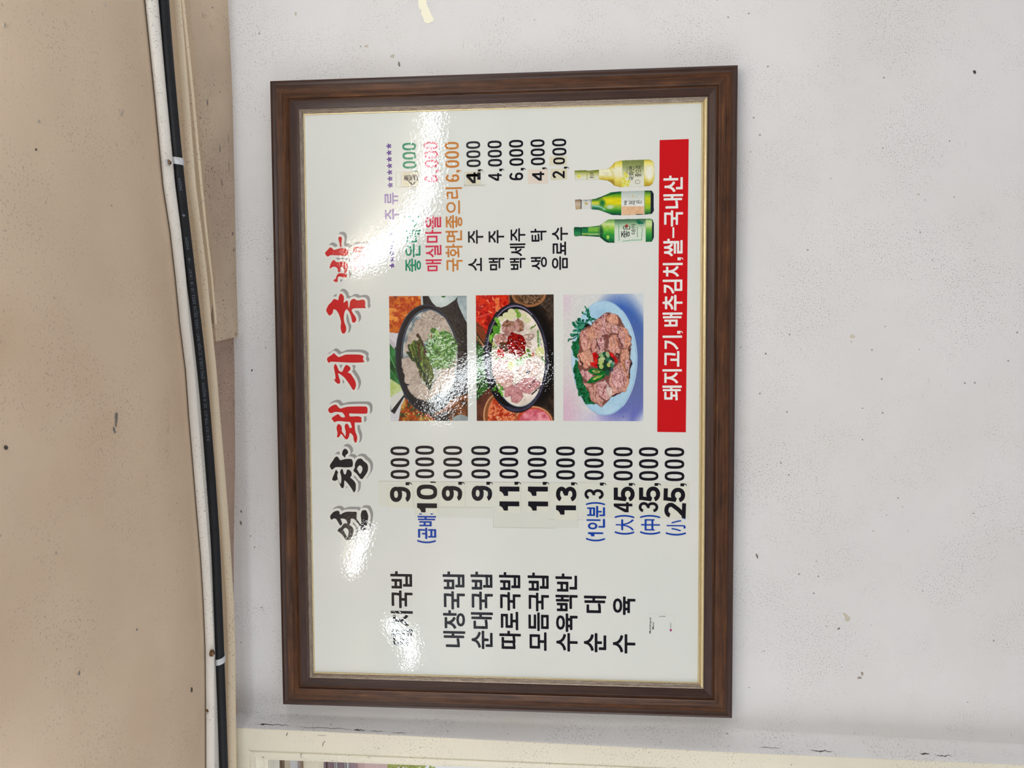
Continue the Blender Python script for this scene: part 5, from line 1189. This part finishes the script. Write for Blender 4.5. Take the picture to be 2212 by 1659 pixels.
for k, (q, cc) in enumerate([([(228, 560), (255, 490), (340, 462), (400, 480), (390, 640), (350, 740), (290, 750), (250, 670)], ms), ([(330, 500), (400, 400), (450, 440), (440, 600), (400, 700), (345, 730), (325, 600)], mo), ([(405, 400), (460, 333), (505, 345), (530, 480), (520, 570), (440, 600), (410, 480)], ms), ([(497, 330), (530, 283), (572, 292), (568, 400), (585, 530), (530, 545), (505, 480)], mp), ([(565, 330), (620, 254), (690, 292), (726, 395), (700, 440), (640, 470), (600, 400)], mo), ([(560, 380), (620, 400), (640, 520), (600, 560), (560, 500)], ms), ([(630, 430), (720, 400), (740, 470), (700, 530), (640, 520)], mp), ([(720, 420), (800, 440), (850, 490), (882, 650), (845, 715), (790, 700), (740, 600)], mo), ([(740, 430), (790, 520), (820, 700), (770, 700), (720, 560)], mp), ([(600, 590), (650, 540), (700, 540), (740, 660), (740, 770), (670, 780), (600, 720)], ms), ([(440, 600), (540, 570), (560, 660), (540, 780), (480, 790), (430, 700)], mp), ([(205, 800), (260, 758), (370, 720), (410, 820), (380, 930), (310, 965), (240, 930)], mo), ([(750, 712), (850, 715), (880, 800), (872, 960), (850, 1050), (800, 930), (740, 860)], mo), ([(800, 850), (870, 840), (865, 1000), (840, 1050)], mp), ([(630, 1000), (700, 905), (770, 893), (842, 1040), (852, 1130), (800, 1262), (690, 1290), (640, 1320), (600, 1180)], ms), ([(640, 1010), (720, 940), (790, 1040), (790, 1180), (700, 1240), (640, 1160)], mp), ([(242, 1010), (290, 975), (390, 1030), (410, 1100), (330, 1130), (270, 1070)], mp), ([(265, 1140), (330, 1130), (400, 1170), (370, 1215), (310, 1200)], ms), ([(335, 1210), (420, 1150), (480, 1200), (500, 1380), (440, 1400), (370, 1360)], ms), ([(430, 1150), (560, 1090), (645, 1340), (560, 1375), (480, 1300)], mp), ([(430, 1260), (540, 1380), (520, 1450), (450, 1420)], ms), ([(560, 1180), (640, 1230), (640, 1340), (600, 1350)], [(200, 180, 176), (220, 204, 198)]), ([(360, 600), (440, 600), (470, 740), (400, 770)], ms)]):
    m_ = p.poly(q, True); shd = np.clip(.66 + np.clip(p.sd, 0, 8) / 8 * .34, 0, 1) * (.86 + .26 * fbm(p.X, p.Y, 90, 400 + k)); p.put(m_, p.fib(cc, 80 + k, 1.25 + .5 * math.sin(k * 2.1), 80, 12, 1.25), shd); p.put(m_ * np.clip(1 - abs(p.sd - 7) / 4, 0, 1) * (fbm(p.X, p.Y, 60, 500 + k) > .52) * .6, (226, 196, 180) if k % 3 else (206, 136, 84))
scatter(p, 200, 580, 780, 300, 460, [(120, 66, 64), (216, 176, 160), (150, 96, 90), (230, 200, 186), (100, 54, 52)], 3, 22, 2, 4, 120, .3)
scatter(p, 120, 580, 780, 290, 440, [(244, 226, 214), (250, 238, 230)], 1, 7, 2, 4, 121, .3)
for q in [[(720, 470), (800, 640), (800, 700)], [(660, 560), (700, 640), (690, 720)], [(620, 600), (650, 680)], [(770, 900), (840, 1050), (830, 1180), (790, 1260)]]: p.put(p.stroke(q, 9, True), (214, 150, 100))
for q in [[(440, 600), (490, 740)], [(700, 780), (740, 790), (700, 850)], [(870, 730), (885, 900), (850, 1080)], [(700, 1290), (640, 1330)], [(230, 810), (260, 930)]]: p.put(p.stroke(q, 12, True), (56, 34, 38))
rd = [(150, 14, 24), (200, 24, 32), (214, 50, 44)]
for k, q in enumerate([[(388, 770), (430, 762), (480, 820), (490, 880), (470, 930), (420, 890)], [(365, 890), (430, 885), (480, 940), (488, 976), (420, 945), (375, 925)], [(598, 762), (640, 765), (705, 850), (712, 895), (680, 900), (630, 850)]]): p.put(p.poly(q), p.tex(rd, 40, 140 + k))
p.put(p.ell(560, 890, 110, 130, 0, True), (40, 60, 50))
for x, y, rx, ry, c_ in [(520, 790, 46, 26, (170, 206, 150)), (510, 850, 44, 28, (214, 232, 170)), (500, 890, 40, 22, (206, 226, 140)), (505, 940, 28, 32, (196, 220, 130)), (545, 780, 26, 24, (40, 110, 80)), (590, 850, 30, 30, (60, 130, 100)), (570, 935, 36, 36, (24, 84, 60)), (600, 920, 24, 28, (214, 216, 120)), (640, 920, 26, 34, (80, 150, 110)), (580, 1020, 30, 36, (40, 110, 80)), (620, 880, 24, 20, (200, 220, 190)), (640, 980, 18, 24, (84, 96, 120)), (585, 790, 24, 36, (190, 210, 160)), (660, 900, 14, 20, (160, 190, 180))]:
    p.put(p.ell(x, y, rx, ry, -20), c_, .8 + .2 * fbm(p.X, p.Y, 20, 5)); p.put(p.ering(x, y, rx * .55, ry * .55, 4, -20), tuple(v * .7 for v in c_))
gp = [(14, 100, 44), (30, 130, 62), (20, 90, 40)]
p.put(p.poly([(340, 1000), (365, 965), (440, 965), (560, 1000), (545, 1050), (440, 1050), (370, 1030)]), p.tex(gp, 40, 150)); p.put(p.poly([(385, 995), (440, 975), (510, 1000), (470, 1030), (410, 1022)]), p.tex([(170, 190, 110), (60, 80, 30), (206, 216, 150)], 18, 151))
p.put(p.poly([(325, 1140), (380, 1080), (520, 1035), (560, 1050), (540, 1085), (430, 1140), (340, 1158)]), p.tex(gp, 40, 152)); p.put(p.poly([(390, 1100), (450, 1060), (530, 1050), (490, 1080), (420, 1112)]), p.tex([(180, 200, 110), (120, 150, 60)], 18, 153))
p.put(p.ell(785, 1570, 6, 6), (60, 60, 110))
p.build('food_photograph', Y1)

# --- three bottles
def bottle(outl, shade, name='bottle_picture'):
    xs_ = [a for a, _ in outl]; ys_ = [b_ for _, b_ in outl]; pad = 12
    x0, x1, y0, y1 = [1230 + (min(xs_) - pad) / 8.295, 1230 + (max(xs_) + pad) / 8.295, 335 + (min(ys_) - pad) / 8.295, 335 + (max(ys_) + pad) / 8.295]
    p = Paint([(x0, y0), (x1, y0), (x1, y1), (x0, y1)], (1230, 335, 8.295), 0.5)
    body = p.poly(outl); p.bd = p.sd.copy(); shade(p); edge_ = np.clip(body, 0, 1)
    bgc = np.array([220, 225, 221.0]); p.c = p.c * edge_[..., None] + bgc * (1 - edge_[..., None]); p.cov = edge_ + 0.0
    o = p.build(name, Y1, cut=True); return o
def band(v, stops):
    xs_ = [s_[0] for s_ in stops]; return np.stack([np.interp(v, xs_, [s_[1][k] for s_ in stops]) for k in range(3)], -1)
def b1(p):
    n = fbm(p.X, p.Y, 40, 3)[..., None] * 30 - 15
    p.put(np.ones(p.X.shape), band(p.Y, [(80, (196, 176, 60)), (130, (232, 222, 110)), (220, (236, 232, 190)), (330, (232, 228, 160)), (430, (224, 210, 90)), (520, (196, 170, 60)), (580, (170, 140, 50))]) + n)
    p.put((p.X < 830) * (p.X > 530) * 1.0, band(p.Y, [(90, (140, 110, 50)), (200, (214, 190, 60)), (260, (236, 236, 200)), (350, (234, 232, 200)), (420, (214, 196, 80)), (470, (160, 130, 40)), (560, (180, 150, 60))]) + n)
    for k in range(9): p.put(p.stroke([(690 + k * 8, 200 + k * 12), (760 + k * 6, 260 + k * 24), (800, 300 + k * 26)], 4), (200, 170, 60) if k % 2 else (240, 236, 150))
    p.put((p.X > 815) * (p.X < 945) * 1.0, band(p.Y, [(90, (206, 190, 70)), (170, (234, 224, 110)), (240, (238, 236, 210)), (360, (236, 232, 196)), (460, (226, 212, 100)), (580, (190, 164, 60))]))
    lb = band(p.Y, [(80, (116, 130, 70)), (180, (142, 154, 96)), (300, (196, 202, 160)), (400, (220, 224, 206)), (600, (226, 230, 222))])
    p.put((p.X > 945) * (p.X < 1338) * 1.0, lb)
    p.put((p.X < 532) * 1.0, band(p.Y, [(260, (96, 112, 40)), (290, (120, 134, 56)), (330, (186, 190, 120)), (390, (220, 222, 196)), (470, (222, 226, 218))])); p.put((p.X > 300) * (p.X < 335) * .3, (150, 150, 90))
    for x, y in [(172, 380), (1025, 380), (970, 420), (990, 465), (1060, 478), (985, 505), (1040, 535), (960, 545), (1000, 335)]:
        p.put(p.ell(x, y, 34, 28, soft=14), (226, 222, 90)); p.put(p.ell(x, y, 5, 5), (90, 80, 30))
    p.put(p.ell(1430, 330, 70, 120, soft=60), (240, 240, 226)); p.put(p.ering(1222, 480, 42, 36, 5), (40, 40, 60)); p.put(p.stroke([(1215, 450), (1222, 510)], 5), (190, 190, 90)); p.put(np.clip(1 - p.bd / 10, 0, 1) * .35, (120, 104, 40))
    for k in range(5): p.put(p.stroke([(1272 + k * 11, 110 + (k % 3) * 20), (1272 + k * 11, 290 - (k % 2) * 40)], 2.4) * .6, (60, 64, 40))
def b2(p):
    n = fbm(p.X * .3, p.Y, 30, 5)[..., None] * 34 - 17
    p.put(np.ones(p.X.shape), band(p.Y, [(630, (16, 60, 50)), (670, (20, 110, 60)), (720, (110, 170, 40)), (790, (222, 214, 30)), (860, (226, 216, 30)), (930, (150, 186, 70)), (990, (60, 150, 50)), (1040, (26, 110, 60)), (1080, (20, 60, 60))]) + n)
    nk = band(p.Y, [(780, (20, 80, 50)), (810, (70, 140, 40)), (845, (206, 206, 50)), (880, (196, 204, 90)), (925, (70, 150, 90)), (975, (26, 90, 80))]) + n
    p.put(np.clip((620 - p.X) / 120, 0, 1), nk); p.put(p.ell(590, 860, 50, 60, soft=50), (30, 116, 60)); p.put(p.stroke([(420, 905), (560, 930), (640, 980)], 16), (150, 206, 220)); p.put(p.ell(730, 930, 60, 34, soft=30), (190, 214, 180)); p.put(p.stroke([(600, 1010), (760, 1060), (900, 1070)], 22), (20, 70, 70)); p.put(p.stroke([(480, 785), (620, 735), (900, 660)], 20), (20, 74, 60))
    p.put((p.X > 1340) * 1.0, band(p.Y, [(640, (30, 60, 50)), (700, (120, 180, 60)), (780, (206, 210, 40)), (860, (190, 200, 40)), (950, (130, 180, 50)), (1040, (40, 110, 60)), (1075, (20, 50, 50))]) + n); p.put((p.X > 1455) * 1.0, (26, 36, 50)); p.put((p.X > 1340) * (p.X < 1356) * 1.0, (120, 160, 110))
    p.put((p.X > 928) * (p.X < 1340) * 1.0, band(p.Y, [(630, (170, 186, 180)), (720, (202, 212, 206)), (850, (226, 230, 226)), (1080, (228, 230, 226))])); p.put((p.X > 932) * (p.X < 1342) * (p.Y > 918) * 1.0, p.tex([(222, 180, 140), (232, 196, 160)], 60, 9)); p.put((p.X > 1190) * (p.X < 1325) * (p.Y > 1056) * 1.0, (60, 60, 80))
    p.put((p.X < 400) * 1.0, band(p.Y, [(790, (150, 156, 156)), (830, (206, 210, 206)), (880, (220, 226, 222)), (980, (214, 218, 214))])); p.put((p.X < 218) * 1.0, band(p.Y, [(790, (90, 70, 56)), (830, (190, 170, 146)), (880, (216, 206, 190)), (950, (206, 180, 140)), (985, (180, 150, 120))])); p.put((p.X > 200) * (p.X < 218) * 1.0, (44, 40, 40))
    for x in (110, 135, 165, 185): p.put((abs(p.X - x) < 3) * .6, (120, 96, 74))
    p.put((abs(p.X - 388) < 8) * .5, (90, 100, 90)); p.put(p.poly([(268, 850), (330, 850), (340, 890), (275, 885)]), (196, 176, 120)); p.put(p.ell(300, 815, 24, 16), (150, 160, 170))
    p.put(p.stroke([(1098, 745), (1165, 735)], 8), (206, 180, 110)); p.put(p.stroke([(1130, 700), (1150, 780)], 8), (206, 180, 110)); p.put(p.stroke([(1195, 740), (1225, 738)], 4), (150, 150, 150)); p.put(p.stroke([(1195, 765), (1225, 765)], 4), (170, 150, 110))
def b3(p):
    n = fbm(p.X * .4, p.Y, 34, 8)[..., None] * 26 - 13
    p.put(np.ones(p.X.shape), band(p.Y, [(1140, (30, 100, 60)), (1170, (120, 180, 90)), (1240, (206, 222, 150)), (1310, (150, 200, 70)), (1380, (80, 170, 60)), (1450, (36, 140, 60)), (1530, (20, 110, 60)), (1575, (16, 70, 50))]) + n)
    p.put(np.clip((560 - p.X) / 20, 0, 1), band(p.Y, [(1265, (30, 90, 60)), (1300, (120, 180, 80)), (1350, (120, 184, 60)), (1395, (50, 140, 60)), (1418, (196, 220, 150)), (1440, (40, 110, 60)), (1470, (20, 60, 50))]) + n)
    p.put((p.X < 335) * 1.0, band(p.Y, [(1285, (20, 60, 50)), (1320, (30, 120, 70)), (1390, (26, 120, 70)), (1405, (170, 206, 110)), (1430, (80, 140, 60)), (1460, (16, 50, 46))]) + n); p.put((p.X < 205) * 1.0, band(p.Y, [(1285, (16, 70, 50)), (1350, (20, 110, 70)), (1400, (50, 150, 90)), (1440, (60, 140, 80)), (1460, (10, 60, 50))]))
    for x in (100, 130, 165, 190): p.put((abs(p.X - x) < 4) * .6, (10, 60, 44))
    p.put((abs(p.X - 213) < 12) * .8, (20, 60, 56)); p.put(p.ell(565, 1370, 40, 110, soft=30) * .8, (20, 70, 50)); p.put((abs(p.X - 540) < 5) * (p.Y > 1262) * (p.Y < 1470) * .6, (180, 210, 130))
    p.put(p.stroke([(560, 1460), (640, 1520), (700, 1560)], 26), (16, 60, 50)); p.put(p.ell(690, 1470, 26, 36, soft=20), (170, 214, 90)); p.put((p.X > 1465 + 20 * np.sin(p.Y / 60)) * 1.0, (24, 46, 50)); p.put((p.X > 1360) * (p.X < 1480) * 1.0, band(p.Y, [(1140, (60, 130, 60)), (1180, (196, 220, 150)), (1260, (206, 226, 160)), (1330, (120, 184, 80)), (1430, (50, 150, 70)), (1560, (20, 100, 60))]))
    p.put((p.X > 806) * (p.X < 1366) * 1.0, band(p.Y, [(1140, (50, 96, 70)), (1190, (96, 140, 104)), (1260, (176, 204, 172)), (1340, (214, 226, 210)), (1575, (216, 226, 216))])); 
    for q in ([(880, 1190), (885, 1400), (892, 1530)], [(955, 1545), (1100, 1525), (1290, 1520)], [(1305, 1315), (1300, 1420), (1292, 1520)]): p.put(p.stroke(q, 9), (70, 150, 110))
    p.put(p.poly([(1000, 1245), (1050, 1243), (1052, 1292), (1000, 1292)]), (196, 70, 66)); p.put(p.ell(1250, 1200, 50, 36, 10, True), (24, 110, 80)); p.put(p.ell(1300, 1215, 30, 22), (30, 116, 90)); p.put(p.stroke([(1260, 1250), (1300, 1290)], 8), (80, 150, 150)); p.put(p.stroke([(1290, 1235), (1325, 1270)], 7), (90, 156, 150))
    for k in range(9): p.put(p.stroke([(1218, 1290 + k * 21), (1218, 1302 + k * 21)], 12) * .7, (60, 120, 90))
    r = random.Random(4)
    for k in range(26): p.put(p.ell(r.uniform(560, 800), r.uniform(1180, 1540), 4, 4), (30, 90, 50) if k % 2 else (220, 236, 190))
    p.put(np.clip(1 - p.bd / 9, 0, 1) * .4 * ((p.X < 806) | (p.X > 1366)), (10, 50, 40))
bottle([(90, 275), (290, 268), (340, 278), (530, 260), (680, 245), (760, 190), (810, 125), (920, 95), (1335, 80), (1430, 75), (1500, 110), (1528, 200), (1525, 420), (1490, 520), (1430, 560), (1340, 560), (950, 575), (920, 580), (800, 550), (740, 490), (680, 460), (540, 440), (100, 450)], b1)
bottle([(95, 800), (200, 790), (215, 800), (390, 792), (470, 780), (600, 730), (740, 665), (920, 648), (1340, 635), (1480, 635), (1512, 690), (1515, 1000), (1480, 1055), (1340, 1070), (900, 1080), (760, 1075), (650, 1030), (520, 985), (400, 975), (210, 970), (110, 978)], b2)
bottle([(75, 1320), (90, 1285), (200, 1290), (330, 1285), (530, 1262), (620, 1200), (690, 1155), (800, 1150), (1440, 1137), (1490, 1150), (1515, 1220), (1515, 1480), (1480, 1555), (800, 1575), (680, 1570), (620, 1540), (540, 1470), (330, 1455), (210, 1450), (100, 1460), (78, 1430)], b3)
def zx(v): return 1230 + v / 8.295
def zy(v): return 335 + v / 8.295
L = Layer()
for t, a, b_, c_, d in (('국화면', 1065, 1160, 205, 460), ('좋으리', 1180, 1290, 190, 390), ('좋', 930, 1080, 1350, 1480), ('은', 960, 1085, 1255, 1345), ('데이', 1108, 1185, 1245, 1415), ('매', 980, 1035, 820, 895), ('실', 1062, 1125, 820, 890), ('마', 1132, 1185, 810, 885), ('은', 1200, 1288, 805, 875), ('좋으리', 365, 440, 315, 415)):
    L = Layer(); L.text(t, zx(a), zx(b_), zy(c_), zy(d), 0.004, y=Y2); L.build('bottle_lettering', M['black'])
L = Layer(); L.text('자연그대로', zx(1020), zx(1048), zy(215), zy(330), 0.0, y=Y2); L.build('bottle_lettering', M['black'])

# ------------------------------------------------------------------ added tube lamps, bent so their mirror image makes the glare streaks
def mirror(px, py, dist):
    X = at(px, py, y=YS); d = X - CAM; d /= np.linalg.norm(d); d[1] *= -1
    return X + d * dist
def tube_lamp(name, pts, radii, label, strength, color=(0.93, 0.98, 1.0), group=None):
    mt, nt, b = newmat('lamp_glow'); em = N(nt, 'ShaderNodeEmission'); em.inputs[0].default_value = color + (1,); em.inputs[1].default_value = strength
    nt.links.new(em.outputs[0], nt.nodes['Material Output'].inputs[0])
    P = np.array(pts); n = 14; V = []; Fc = []
    Q = []; R_ = []
    for k in range(len(P) - 1):
        p0, p1, p2, p3 = P[max(k - 1, 0)], P[k], P[k + 1], P[min(k + 2, len(P) - 1)]
        for t in np.linspace(0, 1, 6)[:-1]:
            Q.append(0.5 * (2 * p1 + (p2 - p0) * t + (2 * p0 - 5 * p1 + 4 * p2 - p3) * t * t + (3 * p1 - p0 - 3 * p2 + p3) * t ** 3)); R_.append(radii[k] * (1 - t) + radii[k + 1] * t)
    Q.append(P[-1]); R_.append(radii[-1]); Q = np.array(Q)
    for k in range(len(Q)):
        t = Q[min(k + 1, len(Q) - 1)] - Q[max(k - 1, 0)]; t /= np.linalg.norm(t); a = np.cross(t, [0, 0.2, 1.0]); a /= np.linalg.norm(a); b2_ = np.cross(t, a)
        for j in range(n):
            an = 2 * math.pi * j / n; V.append(Q[k] + R_[k] * (math.cos(an) * a + math.sin(an) * b2_))
    for k in range(len(Q) - 1):
        for j in range(n): Fc.append((k * n + j, k * n + (j + 1) % n, (k + 1) * n + (j + 1) % n, (k + 1) * n + j))
    Fc += [tuple(range(n)), tuple(range((len(Q) - 1) * n, len(Q) * n))[::-1]]
    root = tuple(Q[0]); e = empty(name, root, label, 'lamp', group)
    mesh_obj('lamp_tube', V, Fc, mt, e, root=root, smooth=True)
    for k in (2, len(Q) - 3):  # cords and roses added so the glare tubes hang from the ceiling
        x, y, z = Q[k]; zt = HZ + 0.008; n = 8
        V = [(x + .0015 * math.cos(2 * math.pi * j / n), y + .0015 * math.sin(2 * math.pi * j / n), zz) for zz in (z, zt) for j in range(n)]
        mesh_obj('hanging_cord', V, [(j, (j + 1) % n, n + (j + 1) % n, n + j) for j in range(n)], M['cable'], e, root=root)
        n = 16; V = [(x + r * math.cos(2 * math.pi * j / n), y + r * math.sin(2 * math.pi * j / n), zz) for r, zz in ((.004, zt - .012), (.016, zt - .008), (.020, zt)) for j in range(n)]
        mesh_obj('ceiling_rose', V, [(q * n + j, q * n + (j + 1) % n, (q + 1) * n + (j + 1) % n, (q + 1) * n + j) for q in (0, 1) for j in range(n)] + [tuple(range(n))], M['bead'], e, root=root)
LS = 25.0
tube_lamp('glare_lamp', [mirror(*a) for a in ((935, 225, 1.5), (930, 330, 1.45), (925, 400, 1.3), (905, 450, 1.1), (870, 500, .9), (820, 540, .75), (770, 570, .6))], [.015, .014, .017, .022, .025, .026, .018], 'glowing tube lamp bent to give the long glare streak across the upper right of the board', LS)
tube_lamp('glare_lamp', [mirror(*a) for a in ((1165, 800, 2.2), (1090, 788, 2.1), (1020, 800, 2.0), (972, 838, 1.8), (935, 888, 1.65))], [.030, .042, .034, .042, .030], 'glowing tube lamp bent to give the arched glare over the two soup photographs', LS * .62)
tube_lamp('glare_lamp', [mirror(*a) for a in ((793, 1140, .6), (775, 1190, .6), (762, 1238, .6))], [.008, .011, .007], 'small tube lamp set to give the glare beside the first title letter', LS)
tube_lamp('glare_lamp', [mirror(*a) for a in ((838, 1342, .7), (868, 1370, .7), (888, 1400, .7), (884, 1440, .7))], [.009, .015, .012, .004], 'small tube lamp bent to give the glare on the first dish name', LS)
